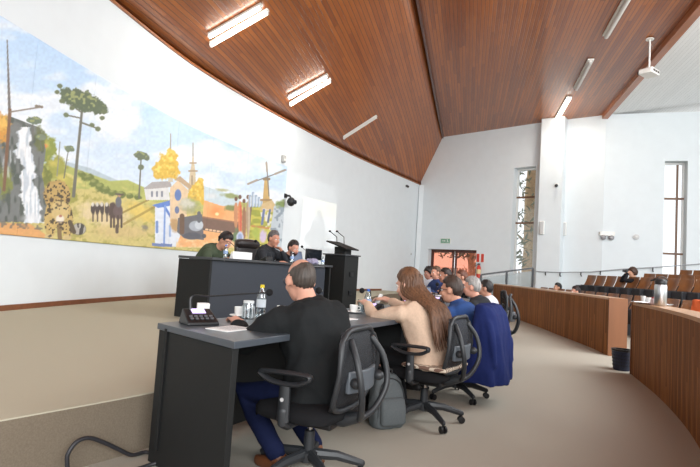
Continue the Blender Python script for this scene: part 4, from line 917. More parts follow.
# tiers
def row_pts(P0, P1, n): return [V((P0[0], P0[1], 0)).lerp(V((P1[0], P1[1], 0)), k/(n-1)) for k in range(n)]
ROWS = [('A', (5.95, 15.9), (6.9, 8.8), 16, 0.0), ('B', (7.55, 16.1), (8.7, 10.4), 14, .48), ('C', (8.75, 15.0), (9.8, 10.9), 11, .62), ('D', (9.9, 15.1), (10.9, 11.2), 10, .80), ('E', (11.2, 14.6), (12.0, 11.6), 8, .98)]
names = dict(A='front row', B='second row up', C='third row up', D='fourth row up', E='top row')
seat0 = None; m_tier = mat('tier_carpet', rgb(120, 108, 98), .95)
for nm, P0, P1, n, zf in ROWS:
    d_ = (V((P1[0], P1[1], 0))-V((P0[0], P0[1], 0))).normalized(); face = V((d_.y, -d_.x, 0)); face = face if face.x < 0 else -face
    for k, p in enumerate(row_pts(P0, P1, n)):
        if seat0 is None: seat0 = auditorium_seat(); s_ = seat0
        else: s_ = copy_tree(seat0)
        pos = 'from the far end' ; ordn = ['farthest', 'second', 'third', 'fourth', 'fifth', 'sixth', 'seventh', 'eighth', 'ninth', 'tenth', 'eleventh', 'twelfth', 'thirteenth', 'fourteenth', 'fifteenth', 'sixteenth'][k]
        place(s_, (p.x, p.y, zf), facing(face), 'brown plywood auditorium seat, %s%s of the %s' % (ordn, '' if k == 0 else ' from the far end', names[nm]))
        s_['group'] = 'auditorium seats'
    if zf > 0:
        a = V((P0[0], P0[1], 0))-d_*.4+face*.55; b = V((P1[0], P1[1], 0))+d_*3; mb = MB(); mb.prism([a, b, b-face*(1.0 if nm != 'E' else 2.2), a-face*(1.0 if nm != 'E' else 1.3)], 0.0, zf-.003); mb.build('trim_%d' % (10+int(zf*100)), m_tier, kind='structure', smooth=0)
# ================================================================ thermos tray etc.
def bar_pt(px, py): return at_z(px, py, BH)
tp_ = bar_pt(659, 305.5); tp_ = V((tp_.x, tp_.y, 0))
# put it on the cap centre line
def on_cap(px, t=.5):
    best = None
    C = spline([(p[0], p[1], 0) for p in [(1.2, 1.6), (2.0, 2.7), (2.70, 3.87), (3.3, 5.25), (3.80, 6.72)]], 12)
    for i in range(len(C)-1):
        d = (C[i+1]-C[i]).normalized(); p = C[i]+V((d.y, -d.x, 0))*.26*t; q = project(V((p.x, p.y, BH)))
        if best is None or abs(q[0]-px) < best[0]: best = (abs(q[0]-px), V((p.x, p.y, BH)))
    return best[1]
m_steel = mat('brushed_steel', rgb(190, 192, 194), .28, metal=1, bump=.04, bscale=60, stretch=(1, 1, 12)); m_tray = mat('steel_tray', rgb(205, 206, 208), .2, metal=1)
T = on_cap(653, .5); tr = empty('serving_tray', T); MB().lathe([(.19, .001), (.20, .004), (.23, .016), (.225, .018), (.19, .006), (.01, .006)], n=30).build('dish', m_tray, tr)
mb = MB(); mb.tube([(.226*math.cos(a*math.pi/15), .226*math.sin(a*math.pi/15), .018) for a in range(30)], .005, 6, closed=True); mb.build('rim', m_tray, tr); tag(tr, 'round steel serving tray on top of the nearer wooden barrier', 'tray')
TH = on_cap(659, .5); th = empty('thermos_flask', (TH.x, TH.y, BH+.007)); MB().lathe([(.062, 0), (.066, .006), (.066, .225), (.060, .245)], n=26).build('flask_body', m_steel, th)
MB().lathe([(.061, .243), (.065, .26), (.064, .285), (.05, .305), (.02, .31)], n=24).build('pump_lid', m_blk, th); MB().tube([(0, 0, .295), (-.05, .03, .30), (-.085, .05, .285)], [.02, .016, .01], 8, True).build('spout', m_blk, th)
MB().tube([(.06, 0, .27), (.08, 0, .30), (.03, 0, .335), (-.03, 0, .335), (-.06, 0, .30)], .007, 6, True).build('carry_handle', m_blk, th); tag(th, 'tall brushed steel thermos flask with a black pump lid on the tray', 'thermos')
m_paper = mat('white_paper', rgb(238, 238, 236), .7); m_cup = mat('white_china', rgb(236, 236, 233), .25, coat=.3)
def plastic_cup(h=.07, r_=.03, m=m_paper):
    root = empty('cup'); MB().lathe([(r_*.72, 0), (r_, h), (r_*.94, h), (r_*.68, .004), (.001, .004)], n=16).build('cup_wall', m, root); MB().tube([(r_*math.cos(a*math.pi/8), r_*math.sin(a*math.pi/8), h) for a in range(16)], .0018, 5, closed=True).build('rim', m, root); return root
for k, (px, tt, h, lb) in enumerate(((643, .35, .085, 'stack-like white paper cup left of the steel thermos'), (647, .6, .07, 'short white paper cup nearest the steel thermos'), (640.5, .55, .06, 'small white paper cup at the left edge of the steel tray'))):
    c_ = plastic_cup(h); q = on_cap(px, tt); c_.location = (q.x, q.y, BH+.008); c_.name = 'paper_cup'; tag(c_, lb, 'cup', 'paper cups on the steel tray')
q = on_cap(651, .3); c_ = empty('sugar_jar', (q.x, q.y, BH+.007)); MB().lathe([(.022, 0), (.024, .01), (.022, .06), (.012, .075)], n=14).build('jar_body', mat('pinkish_plastic', rgb(214, 190, 190), .3), c_); MB().lathe([(.013, .074), (.013, .09)], n=12).build('lid', mat('red_lid', rgb(170, 60, 60), .4), c_); tag(c_, 'little sweetener bottle with red cap between cups and thermos', 'bottle')
# waste basket
wb = at_z(621.5, 370, 0); wk = empty('waste_basket', (wb.x, wb.y, 0)); m_bin = mat('navy_plastic', rgb(34, 42, 66), .5); rr_ = .115
MB().lathe([(.10, 0), (.105, .01), (.128, .27), (.124, .27), (.10, .015), (.001, .012)], n=26).build('bin_body', m_bin, wk); MB().lathe([(.126, .255), (.135, .26), (.135, .285), (.12, .285), (.118, .26)], n=26).build('bin_liner', mat('black_bag', rgb(22, 22, 24), .3, bump=.5, bscale=40), wk)
mb = MB()
for i in range(24):
    for j in range(4):
        a = i*math.pi/12; r0 = .108+.02*(.06+j*.045)/.27+.0005; mb.box((r0*math.cos(a), r0*math.sin(a), .07+j*.045), (.004, .012, .02), a)
mb.build('slots', mat('slot_dark', rgb(12, 14, 22), .6), wk); tag(wk, 'small navy blue waste basket with a black liner beside the barrier gap', 'waste basket')
# floor cable
m_cable = mat('dark_cable', rgb(44, 44, 48), .5)
RA, RT = V((-1.545, 2.35, 0)), (V((-1.16, 3.05, 0))-V((-1.62, 2.4, 0))).normalized()
pts = [at_z(x, y, .013) for x, y in ((215, 468), (190, 466), (168, 465))]
for x, y in ((148, 459), (132, 455), (118, 449), (105, 443), (90, 438), (78, 441), (70, 450), (67, 460)):
    q = on_wall(x, y, RA, RT); pts.append(V((q.x, q.y, max(.013, q.z))))
pts += [at_z(72, 476, .013), at_z(100, 480, .013), at_z(128, 472, .013), at_z(150, 465, .013), at_z(166, 460, .035)]
cb = MB(); cb.tube(spline(pts, 5), .011, 8, True); tag(cb.build('floor_cable', m_cable, smooth=80), 'thick dark cable looping on the carpet left of the nearest desk', 'cable')
# ================================================================ backpack
m_bp = mat('grey_canvas', rgb(92, 98, 100), .85, noise_amt=.12, nscale=120, bump=.2, bscale=300); m_strap = mat('dark_grey_webbing', rgb(44, 46, 48), .8)
bpos = at_z(383, 428, 0); bk = empty('backpack', (bpos.x+.03, bpos.y+.05, 0), R(28)); bk.scale = (.88, .9, .95)
rings = []
for z, w, d in ((0.0, .13, .07), (.015, .145, .085), (.08, .152, .095), (.18, .152, .095), (.28, .145, .085), (.35, .125, .07), (.385, .09, .05), (.40, .04, .02)):
    rings.append([V((w*math.copysign(abs(math.cos(a))**.55, math.cos(a)), d*math.copysign(abs(math.sin(a))**.55, math.sin(a))+z*.12, z)) for a in [2*math.pi*k/28 for k in range(28)]])
me = remeshed(MB().loft(rings), .008, 3); wrinkle(me, .006, 9, seed=4); link('pack_body', me, m_bp, bk, smooth=180)
rings = []
for z, w, d in ((.03, .10, .03), (.05, .12, .045), (.16, .12, .05), (.22, .11, .035), (.235, .09, .015)):
    rings.append([V((w*math.copysign(abs(math.cos(a))**.5, math.cos(a)), -.085+z*.1+d*math.copysign(abs(math.sin(a))**.5, math.sin(a)), z)) for a in [2*math.pi*k/24 for k in range(24)]])
MB().loft(rings).build('front_pocket', m_bp, bk, smooth=60)
MB().tube(spline([(-.13, -.06, .06), (-.125, -.055, .22), (-.09, -.04, .33), (0, -.02, .37), (.09, -.04, .33), (.125, -.055, .22), (.13, -.06, .06)], 5), .006, 6).build('zip', m_strap, bk)
MB().tube(spline([(.06, .09, .38), (.13, .12, .30), (.16, .10, .16), (.12, .08, .04)], 5), .016, 8, True, flat=.4).build('shoulder_strap', m_strap, bk)
MB().tube(spline([(-.04, .02, .39), (-.03, .02, .43), (.03, .02, .43), (.04, .02, .39)], 5), .008, 6, True).build('top_loop', m_strap, bk)
tag(bk, 'grey backpack standing on the carpet between the first two office chairs', 'backpack')
# ================================================================ desk things
m_screen = mat('lilac_screen', rgb(210, 190, 240), .3, emit=rgb(214, 190, 246), estr=.8); m_mic = mat('microphone_foam', rgb(16, 16, 18), .95)
def mic_unit(loc, rz, label, reach=.42, rise=.2, drop=.0, side=0, simple=False):
    root = empty('conference_microphone', loc, rz); rings = []
    for z, w, y0, y1 in ((0, .085, -.07, .07), (.012, .09, -.075, .075)): pass
    mb = MB(); mb.add([(-.085, -.075, 0), (.085, -.075, 0), (.085, .075, 0), (-.085, .075, 0), (-.08, -.07, .022), (.08, -.07, .022), (.08, .06, .075), (-.08, .06, .075)], [(3, 2, 1, 0), (4, 5, 6, 7), (0, 1, 5, 4), (1, 2, 6, 5), (2, 3, 7, 6), (3, 0, 4, 7)]); mb.build('unit_body', m_blk, root, bevel=.006)
    if not simple:
        Rm = Matrix.Rotation(math.atan2(.053, .13), 3, 'X'); MB().box((-.02, .015, .060), (.07, .04, .004), Rm).build('display', m_screen, root)
        kp = MB()
        for i in range(4):
            for j in range(2): kp.box((-.05+i*.03, -.025-j*.02, .043-j*.009), (.018, .011, .006), Rm)
        kp.build('key', mat('grey_keys', rgb(96, 98, 102), .5), root)
    pts = spline([(-.06, .05, .06), (-.05, .03, .14), (-.02+side*.3, -.05, .16+rise*.3), (side*.7, -reach*.6, .15+rise*.4), (side, -reach, .13+rise*.4+drop)], 5)
    MB().tube(pts, .0045, 6).build('gooseneck', m_blk, root); d = (pts[-1]-pts[-2]).normalized()
    MB().ell(pts[-1]+d*.02, (.024, .024, .024)).build('foam_head', m_mic, root); tag(root, label, 'microphone', 'desk microphones'); return root
# near unit: base at px 200,325; foam head near px 266,292
p = at_z(199, 324, DZ); hd = at_y(269.5, 292.5, 2.98); root = empty('conference_microphone', (p.x, p.y, DZ), R(38)); 
def near_unit(root):
    mb = MB(); mb.add([(-.095, -.075, 0), (.095, -.075, 0), (.095, .075, 0), (-.095, .075, 0), (-.09, -.07, .02), (.09, -.07, .02), (.085, .06, .085), (-.085, .06, .085)], [(3, 2, 1, 0), (4, 5, 6, 7), (0, 1, 5, 4), (1, 2, 6, 5), (2, 3, 7, 6), (3, 0, 4, 7)]); mb.build('unit_body', m_blk, root, bevel=.006)
    Rm = Matrix.Rotation(math.atan2(.065, .13), 3, 'X'); MB().box((.0, .028, .0725), (.08, .045, .004), Rm).build('display', m_screen, root); kp = MB()
    for i in range(5):
        for j in range(2): kp.box((-.06+i*.03, -.02-j*.022, .048-j*.011), (.018, .012, .006), Rm)
    kp.build('key', mat('grey_keys', rgb(96, 98, 102), .5), root)
near_unit(root)
loc_h = Matrix.Rotation(R(-38), 3, 'Z') @ (hd-V((p.x, p.y, DZ)))
st = V((-.04, .05, .075)); k1 = st+V((0, .01, .05)); pts = spline([st, k1+V((0.01, 0, .03)), st.lerp(loc_h, .25)+V((0, 0, .055)), st.lerp(loc_h, .6)+V((0, 0, .03)), loc_h], 6)
MB().tube(pts, [.009]*6+[.0045]*(len(pts)-6), 8).build('gooseneck', m_blk, root); MB().ell(loc_h, .021).build('foam_head', m_mic, root)
tag(root, 'nearest black conference microphone unit with a lilac display and long gooseneck', 'microphone', 'desk microphones')
# cups, jar, bottles
def cup_saucer(loc, label, rz=0):
    root = empty('coffee_cup', loc, rz); MB().lathe([(.022, .008), (.034, .03), (.037, .068), (.035, .068), (.03, .03), (.001, .014)], n=22).build('cup_body', m_cup, root)
    MB().tube([(.034, 0, .058), (.056, 0, .054), (.054, 0, .032), (.032, 0, .026)], .004, 6).build('cup_handle', m_cup, root); tag(root, label, 'cup', 'white coffee cups')
    s = empty('saucer', loc, rz); MB().lathe([(.03, 0), (.05, .004), (.068, .012), (.066, .014), (.03, .007), (.001, .007)], n=26).build('plate', m_cup, s); MB().lathe([(.024, .006), (.026, .008), (.024, .009)], n=18).build('cup_ring', m_cup, s); tag(s, 'white saucer under the '+label, 'saucer', 'saucers'); return root
pc = at_z(231, 319, DZ); cup_saucer(pc+V((.02, .16, 0)), 'white coffee cup beyond the hand of the man in black')
m_pet = thin_glass('clear_plastic', (.86, .93, .95, 1), .5); m_label = mat('blue_white_label', rgb(150, 175, 215), .5); m_yel = mat('yellow_cap', rgb(232, 205, 40), .4); m_blucap = mat('blue_cap', rgb(46, 110, 214), .4); m_water = thin_glass('pale_water', (.90, .96, 1, 1), .3)
def bottle(loc, cap, label, h=.21, lab=m_label):
    root = empty('water_bottle', loc); s = h/.21
    MB().lathe([(r_*1.0, z*s) for r_, z in ((.028, 0), (.032, .008), (.032, .05), (.030, .06), (.032, .07), (.032, .125), (.029, .145), (.018, .175), (.0125, .185), (.0125, .195))], n=20).build('bottle_body', m_pet, root)
    MB().lathe([(.0145, .192*s), (.0145, .21*s), (.012, .212*s)], n=16).build('cap', cap, root); MB().lathe([(.0328, .07*s), (.0328, .12*s), (.0320, .12*s), (.0320, .07*s)], n=20).build('paper_label', lab, root)
    tag(root, label, 'bottle', 'water bottles'); return root
pj = at_z(247.5, 320, DZ); pj = pj+V((-.015, .08, 0)); j_ = empty('glass_jar', pj); MB().lathe([(.036, 0), (.040, .008), (.040, .085), (.034, .098), (.034, .105)], n=22).build('jar_glass', m_pet, j_); MB().lathe([(.036, .103), (.036, .118), (.033, .12)], n=22).build('jar_lid', mat('clear_grey_lid', rgb(215, 220, 220), .3), j_)
fl = MB()
for k in range(10): a = k*math.pi/5; fl.box((.0405*math.cos(a), .0405*math.sin(a), .045), (.003, .006, .075), a)
fl.build('ribs', mat('pale_rib', rgb(200, 206, 208), .3), j_); tag(j_, 'ribbed clear glass jar beside the water bottle on the nearest desk', 'jar')
pb_ = at_z(258.5, 319, DZ)+V((.0, .06, 0)); bottle(pb_, m_yel, 'clear water bottle with a yellow cap in front of the man in black', .225, mat('pale_label', rgb(206, 214, 220), .5))
pc2 = at_z(277, 318, DZ)+V((0, .22, 0)); cup_saucer(pc2, 'white cup half hidden behind the sleeve of the man in black')
pk = at_z(194, 322, DZ)+V((-.0, .17, 0)); bx_ = empty('tissue_box', (pk.x, pk.y, DZ), R(20)); MB().box((0, 0, .05), (.075, .06, .10)).build('carton', m_paper, bx_, bevel=.004); MB().box((0, 0, .101), (.04, .02, .004)).build('opening', mat('pale_grey', rgb(190, 192, 194), .6), bx_); tag(bx_, 'small white box standing behind the nearest microphone unit', 'box')
# papers
def paper(loc, rz, label, w=.21, l=.297, n=3):
    root = empty('paper_sheets', loc, rz); MB().box((0, 0, .002), (w, l, .004)).build('sheet_stack', m_paper, root); mb = MB()
    for k in range(9): mb.box((0, l*.36-k*l*.08, .0044), (w*.75, .004, .0006))
    mb.build('print_lines', mat('print_grey', rgb(150, 150, 155), .8), root); tag(root, label, 'papers', 'papers on the desks'); return root
p = at_z(224, 329, DZ); paper((p.x+.03, p.y+.02, DZ), R(-30), 'white paper sheet under the hand of the man in black', .16, .22)
p = at_z(368, 313, DZ); 
def edge_pt(i, u, depth, z=DZ):
    A, B = EP[i], EP[i+1]; q = A.lerp(B, u)+NI[i].lerp(NI[i+1], u)*depth; return V((q.x, q.y, z))
paper(edge_pt(0, .66, .30), R(-35), 'loose printed pages between the man in black and the woman'); 
mic_unit(edge_pt(0, .70, .50), R(-35)+math.pi*0, 'black microphone whose foam head shows right of the lectern', .30, .12, .03, .22)
q = edge_pt(0, .86, .42); bottle(at_y(367.5, 305, 4.55).xy.to_3d()+V((0, 0, DZ)), m_blucap, 'water bottle with a bright blue cap in front of the woman in beige', .2)
cup_saucer(V((at_y(354, 305, 4.35).x, 4.35, DZ)), 'white cup left of the blue-capped bottle')
j2 = empty('drinking_glass', (at_y(361, 305, 4.45).x, 4.45, DZ)); MB().lathe([(.026, 0), (.032, .11), (.030, .11), (.024, .006), (.001, .006)], n=18).build('glass_wall', m_pet, j2); MB().lathe([(.024, .007), (.028, .06), (.001, .06)], n=18).build('water', m_water, j2); tag(j2, 'clear drinking glass right next to the blue-capped bottle', 'glass')
def laptop(loc, rz, label, col=None):
    root = empty('laptop', loc, rz); m_l = mat('laptop_grey', rgb(60, 62, 66), .4); MB().box((0, 0, .009), (.33, .23, .018)).build('base', m_l, root, bevel=.004)
    MB().box((0, -.145, .115), (.33, .008, .21), Matrix.Rotation(R(16), 3, 'X')).build('screen_lid', m_l, root, bevel=.003); kb = MB()
    for i in range(10):
        for j in range(4): kb.box((-.135+i*.03, -.06+j*.03, .0195), (.022, .022, .003))
    kb.build('key', m_blk, root); MB().box((0, -.139, .118), (.30, .003, .18), Matrix.Rotation(R(16), 3, 'X')).build('screen', mat('screen_dim', rgb(80, 90, 110), .2, emit=rgb(120, 130, 150), estr=.3), root); tag(root, label, 'laptop'); return root
# phone held by woman, second unit in front of her
mic_unit(edge_pt(1, .12, .46), R(-30), 'black microphone unit beyond the hands of the woman in beige', .22, .1, .02)
mic_unit(edge_pt(1, .55, .5), R(-25), 'black microphone unit in front of the man in the blue shirt', .25, .15, .05)
mic_unit(edge_pt(2, .2, .5), R(-15), 'black microphone unit in front of the grey-haired man', .25, .15, .05)
laptop(edge_pt(1, .78, .34), R(60)+math.pi, 'open dark laptop between the blue shirt and the grey-haired man')
bottle(edge_pt(2, .5, .35), m_blucap, 'water bottle with a blue cap before the grey-haired man')
for k, u in enumerate((.25, .6)): paper(edge_pt(3, u, .3), R(10+k*20), ['white pages on the far desk, nearer pile', 'white pages on the far desk, farther pile'][k])
# dais things
def monitor(loc, rz, label, w=.42, h=.26):
    root = empty('monitor', loc, rz); MB().box((0, 0, .08+h/2), (w, .03, h)).build('screen_case', m_blk, root, bevel=.006); MB().box((0, .017, .08+h/2), (w-.03, .003, h-.03)).build('screen', mat('monitor_glass', rgb(30, 34, 40), .15), root)
    MB().box((0, -.01, .05), (.04, .02, .1)).build('stand_neck', m_blk, root); MB().box((0, 0, .006), (.18, .14, .012)).build('stand_foot', m_blk, root, bevel=.003); tag(root, label, 'monitor'); return root
du = math.atan2(u_.y, u_.x); 
mo = monitor(dais_pt(317, .42), du+math.pi, 'flat dark monitor seen from behind at the lectern end of the stage desk', .5, .2); mo.location.z -= .03; mo.location.z += .03
for px, dp, cap, lb, h in ((225, .2, m_blucap, 'water bottle with a blue cap before the man in green', .19), (291.5, .2, m_pet, 'clear bottle between the two dark-clothed men on the stage', .19), (325.5, .2, m_pet, 'clear bottle at the lectern end of the stage desk', .15)): bottle(dais_pt(px, dp), cap, lb, h)
for px, dp, sd_, lb in ((232, .3, .12, 'microphone in front of the man in green on the stage'), (306, .32, -.05, 'microphone right of the bearded man on the stage'), (266, .28, .1, 'microphone beside the black leather chair on the stage desk')):
    mic_unit(dais_pt(px, dp), du+math.pi, lb, .14, .26, .06, sd_)
paper(dais_pt(238, .35)+V((0, 0, 0)), du, 'white papers stacked by the man in green', .3, .2); 
c_ = empty('name_plate', dais_pt(241, .10), du); MB().extrude([(-.2, .04, 0), (-.2, -.04, 0), (-.2, 0, .10)], (1, 0, 0), .004).build('end_cap', m_paper, c_); MB().beam((-.2, -.02, .052), (.2, -.02, .052), .008, .105).build('face_plate', m_paper, c_); tag(c_, 'blank white name plate standing on the stage desk', 'name plate')
laptop(dais_pt(303, .33), du+math.pi*1.0, 'small open laptop before the bearded man')
for px, lb in ((312, 'crumpled lilac cloth bag on the stage desk'),):
    q = dais_pt(px, .2); me = remeshed(MB().ell((0, 0, .045), (.12, .07, .05)), .012, 2); wrinkle(me, .03, 12, seed=9); o = link('cloth_bag', me, mat('lilac_grey_cloth', rgb(150, 146, 170), .85), smooth=180); o.location = q; tag(o, lb, 'bag')
# executive chair on dais
m_lea = mat('black_leather', rgb(44, 38, 38), .35, bump=.15, bscale=80)
def exec_chair(loc, rz, label):
    root = empty('executive_chair', loc, rz)
    rings = []
    for z, w, d in ((.50, .22, .05), (.56, .25, .06), (.75, .26, .06), (.95, .255, .055), (1.04, .245, .06), (1.06, .23, .04)): rings.append([V((w*math.copysign(abs(math.cos(a))**.4, math.cos(a)), -.25-(z-.5)*.12+d*math.copysign(abs(math.sin(a))**.6, math.sin(a)), z)) for a in [2*math.pi*k/24 for k in range(24)]])
    MB().loft(rings).build('backrest', m_lea, root, smooth=60)
    MB().tube([(-.2, -.27, 1.0), (0, -.265, 1.01), (.2, -.27, 1.0)], .075, 14, True).build('head_roll', m_lea, root); MB().box((0, 0, .47), (.5, .5, .12)).build('seat', m_lea, root, bevel=.04)
    for s_ in (-1, 1): MB().tube([(s_*.28, -.2, .45), (s_*.30, -.18, .66), (s_*.30, .12, .68), (s_*.28, .14, .45)], .024, 8).build('armrest', m_blk, root, smooth=70)
    MB().tube([(0, 0, .08), (0, 0, .42)], .03, 10).build('column', m_chrome, root); 
    for k in range(5): a = k*2*math.pi/5; MB().tube([(0, 0, .1), (.32*math.cos(a), .32*math.sin(a), .04)], [.03, .02], 8, True).build('base_leg', m_blk, root)
    tag(root, label, 'executive chair'); return root
q = dais_pt(258, 1.0); ec = exec_chair((q.x, q.y, SZ), 0, 'empty black leather executive chair behind the stage desk'); ec.rotation_euler.z = facing(-w_); ec.scale = (1.05, 1.05, 1.13)
for px, lb in ((204, 'black looped chair arm of the seat under the man in green'),): pass
# ================================================================ people
m_eyew = mat('eye_white', rgb(235, 232, 228), .2); m_iris = mat('eye_dark', rgb(40, 28, 22), .15); m_lips = mat('lips', rgb(168, 96, 88), .5)
def skin_mat(c): return mat('skin_%d_%d' % (c[0], c[1]), rgb(*c), .55, noise_amt=.05, nscale=25, spec=.35)
def hair_mat(c): return mat('hair_%d_%d_%d' % c, rgb(*c), .5, noise_amt=.4, nscale=60, stretch=(1, 1, .12), bump=.5, bscale=90, spec=.4)
def cloth(n, c, **k): return mat(n, rgb(*c), k.pop('rough', .85), noise_amt=.06, nscale=70, bump=.12, bscale=350, spec=.2, **k)
def ik(a, b, l1, l2, pole):
    """two-bone joint between a and b; returns joint and reachable end"""
    d = b-a; L_ = min(d.length, (l1+l2)*.995); d.normalize(); b = a+d*L_
    x = (l1*l1-l2*l2+L_*L_)/(2*L_); h = math.sqrt(max(0, l1*l1-x*x)); p = V(pole)-d*V(pole).dot(d); p.normalize(); return a+d*x+p*h, b
def person(name, label, loc, rz, lean=18, hipz=.53, headyaw=0, headpitch=0, headroll=0, hands=None, skin=(198, 150, 126), hair=(40, 32, 28), style='short', top=None, topname='jacket', trousers=None, vox=.012, glasses=None, beard=None, feet=None, turn=0, sc=1.0, group=None, elbow_out=.35, wide=1.0, collar=None, sleeve=1.0, shoes=(30, 28, 28), pole=None, skirt=0, hip_off=0, fold=.006, neck_fwd=0, mask=False):
    root = empty(name, loc, rz); root.scale = (sc, sc, sc); tag(root, label, 'person', group)
    sm = skin_mat(skin); top = top or cloth('dark_cloth', (34, 36, 40)); trousers = trousers or cloth('black_trousers', (24, 24, 28))
    lr = R(lean); H = V((0, hip_off, hipz)); sp = []
    Nn = 14; p = H.copy()
    def ang(s): return lr*(.55+.75*min(1, s/.5))
    pts = [(0, H.copy(), 0)]
    ds = .60/Nn; s = 0
    for i in range(Nn):
        a = ang(s); tdir = V((0, math.sin(a), math.cos(a))); p = p+tdir*ds; s += ds; pts.append((s, p.copy(), a))
    def at_s(s):
        i = min(int(s/ds), Nn-1); f = s/ds-i; a = pts[i]; b = pts[i+1]; return a[1].lerp(b[1], f), a[2]+(b[2]-a[2])*f if i else b[2]
    prof = [(0.0, .165, .115), (.08, .172, .125), (.2, .155, .115), (.3, .165, .12), (.4, .185, .12), (.455, .185, .108), (.495, .15, .085), (.52, .09, .066), (.545, .06, .058), (.60, .054, .056)]
    def torso(extra, s_min, s_max, wmul=1.0, dmul=1.0):
        rings = []
        for s_, w, d in prof:
            if s_ < s_min-1e-6 or s_ > s_max+1e-6: continue
            c, a = at_s(s_); ww = (w*wide+extra)*wmul if s_ < .5 else w+extra; dd_ = (d*wide+extra)*dmul if s_ < .5 else d+extra; tw = R(turn)*s_/.5
            yv = V((0, math.cos(a), -math.sin(a))); xv = V((1, 0, 0)); X = xv*math.cos(tw)+yv*math.sin(tw); Yv = yv*math.cos(tw)-xv*math.sin(tw)
            rings.append([c+X*(ww*math.copysign(abs(math.cos(t))**.8, math.cos(t)))+Yv*(dd_*math.copysign(abs(math.sin(t))**.85, math.sin(t))) for t in [2*math.pi*k/24 for k in range(24)]])
        return rings
    shc, sa = at_s(.455); tw = R(turn)*.9; yv = V((0, math.cos(sa), -math.sin(sa))); Xs = V((1, 0, 0))*math.cos(tw)+yv*math.sin(tw)
    Ys = yv*math.cos(tw)-V((1, 0, 0))*math.sin(tw)
    hands = tuple(V(q)/sc for q in hands) if hands else (V((-.18, .42, .80)), V((.18, .42, .80)))
    arms = []
    for s2, hnd in zip((-1, 1), hands):
        shd = shc+Xs*(.175*wide)*s2-V((0, 0, .02)); 
        el, wr = ik(shd, V(hnd)-V((0, .0, 0)), .30, .27, (s2*elbow_out, -.25, -.8) if pole is None else (s2*pole[0], pole[1], pole[2]) if not isinstance(pole[0], tuple) else (s2*pole[(s2+1)//2][0], pole[(s2+1)//2][1], pole[(s2+1)//2][2])); arms.append((shd, el, wr, s2))
    # legs
    feet = feet or ((-.11, .40, 0), (.11, .40, 0)); legs = []
    for s2, ft in zip((-1, 1), feet):
        hp_ = V((.095*s2, .02+hip_off, hipz-.03)); an = V(ft)+V((0, 0, .085)); kn, an = ik(hp_, an, .45, .43, (s2*.12, .8, .9)); legs.append((hp_, kn, an, s2))
    # body (whole figure, skin)
    b = MB(); b.loft(torso(0, 0, .6)); b.ell(H-V((0, 0, .02)), (.16, .125, .10))
    for shd, el, wr, s2 in arms:
        b.tube([shd-Xs*s2*.03, shd+(el-shd)*.3, el, el.lerp(wr, .35), wr], [.052, .046, .038, .038, .026], 12, True)
        fd = (wr-el).normalized(); fd = V((fd.x, fd.y, fd.z*.35)).normalized(); side = fd.cross(V((0, 0, 1))).normalized(); up = side.cross(fd); M = Matrix((side, fd, up)).transposed()
        b.ell(wr+fd*.045, (.040, .052, .017), M); b.tube([wr, wr+fd*.04], [.026, .03], 10, True, flat=1)
        for j, (off, L_) in enumerate(((-.030, .062), (-.010, .072), (.011, .068), (.030, .052))):
            k0 = wr+fd*.082+side*off; k1 = k0+fd*L_*.5-up*.006+side*off*.2; k2 = k1+fd*L_*.32-up*.016; k3 = k2+fd*L_*.16-up*.018
            b.tube([k0-fd*.03, k0, k1, k2, k3], [.0098, .0095, .0088, .0082, .0074], 8, True)
        th_s = -s2; k0 = wr+fd*.025+side*.028*th_s; k1 = k0+fd*.035+side*.022*th_s-up*.008; k2 = k1+fd*.03+side*.004*th_s-up*.008; b.tube([k0, k1, k2], [.014, .011, .0085], 8, True)
    for hp_, kn, an, s2 in legs:
        b.tube([hp_, hp_.lerp(kn, .5), kn, kn.lerp(an, .3), an], [.075, .065, .050, .050, .034], 12, True); b.tube([an, an+V((0, .06, -.05)), an+V((0, .13, -.06))], [.034, .03, .024], 10, True)
    nk, na = at_s(.555); nf = V((0, math.sin(na*.6), math.cos(na*.6)))
    hc = nk+nf*.108+V((0, .03+neck_fwd, 0)); HM = Matrix.Rotation(R(headyaw), 3, 'Z') @ Matrix.Rotation(R(headpitch), 3, 'X') @ Matrix.Rotation(R(headroll), 3, 'Y')*1.07
    h = lambda x, y, z: hc+HM @ V((x, y, z))
    b.tube([nk-nf*.08, nk, h(0, -.02, -.03)], [.058, .055, .056], 14, True)
    b.ell(h(0, -.012, .022), (.077, .097, .100), HM, 20, 12); b.ell(h(0, .022, -.032), (.064, .072, .092), HM, 18, 10); b.ell(h(0, .045, -.085), (.038, .038, .032), HM)
    b.tube([h(0, .085, .012), h(0, .098, -.012), h(0, .108, -.030)], [.009, .011, .015], 8, True); b.ell(h(0, .088, -.057), (.022, .012, .012), HM); b.ell(h(0, .080, .030), (.052, .016, .012), HM)
    for s2 in (-1, 1): b.ell(h(.083*s2, -.008, -.005), (.012, .021, .034), HM @ Matrix.Rotation(R(-20*s2), 3, 'Z')); b.ell(h(.042*s2, .066, -.03), (.022, .022, .025), HM)
    bv = min(vox, .009) if vox < .012 else vox
    link('body', remeshed(b, bv, 3, .5), sm, root, smooth=180)
    for s2 in (-1, 1):
        MB().ell(h(.031*s2, .0805, .006), (.013, .011, .010), HM, 10, 7).build('eye', m_eyew, root).name
        MB().ell(h(.031*s2, .0895, .006), (.0055, .004, .0055), HM, 8, 5).build('iris', m_iris, root)
    MB().tube([h(-.022, .093, -.060), h(0, .102, -.059), h(.022, .093, -.060)], .0045, 6, True).build('lips', m_lips, root)
    # top
    t = MB(); ex = .018; t.loft(torso(ex, 0, .545, 1.0+.0, 1.05)); t.ell(H+V((0, .0, -.0)), (.19*wide, .155*wide, .09))
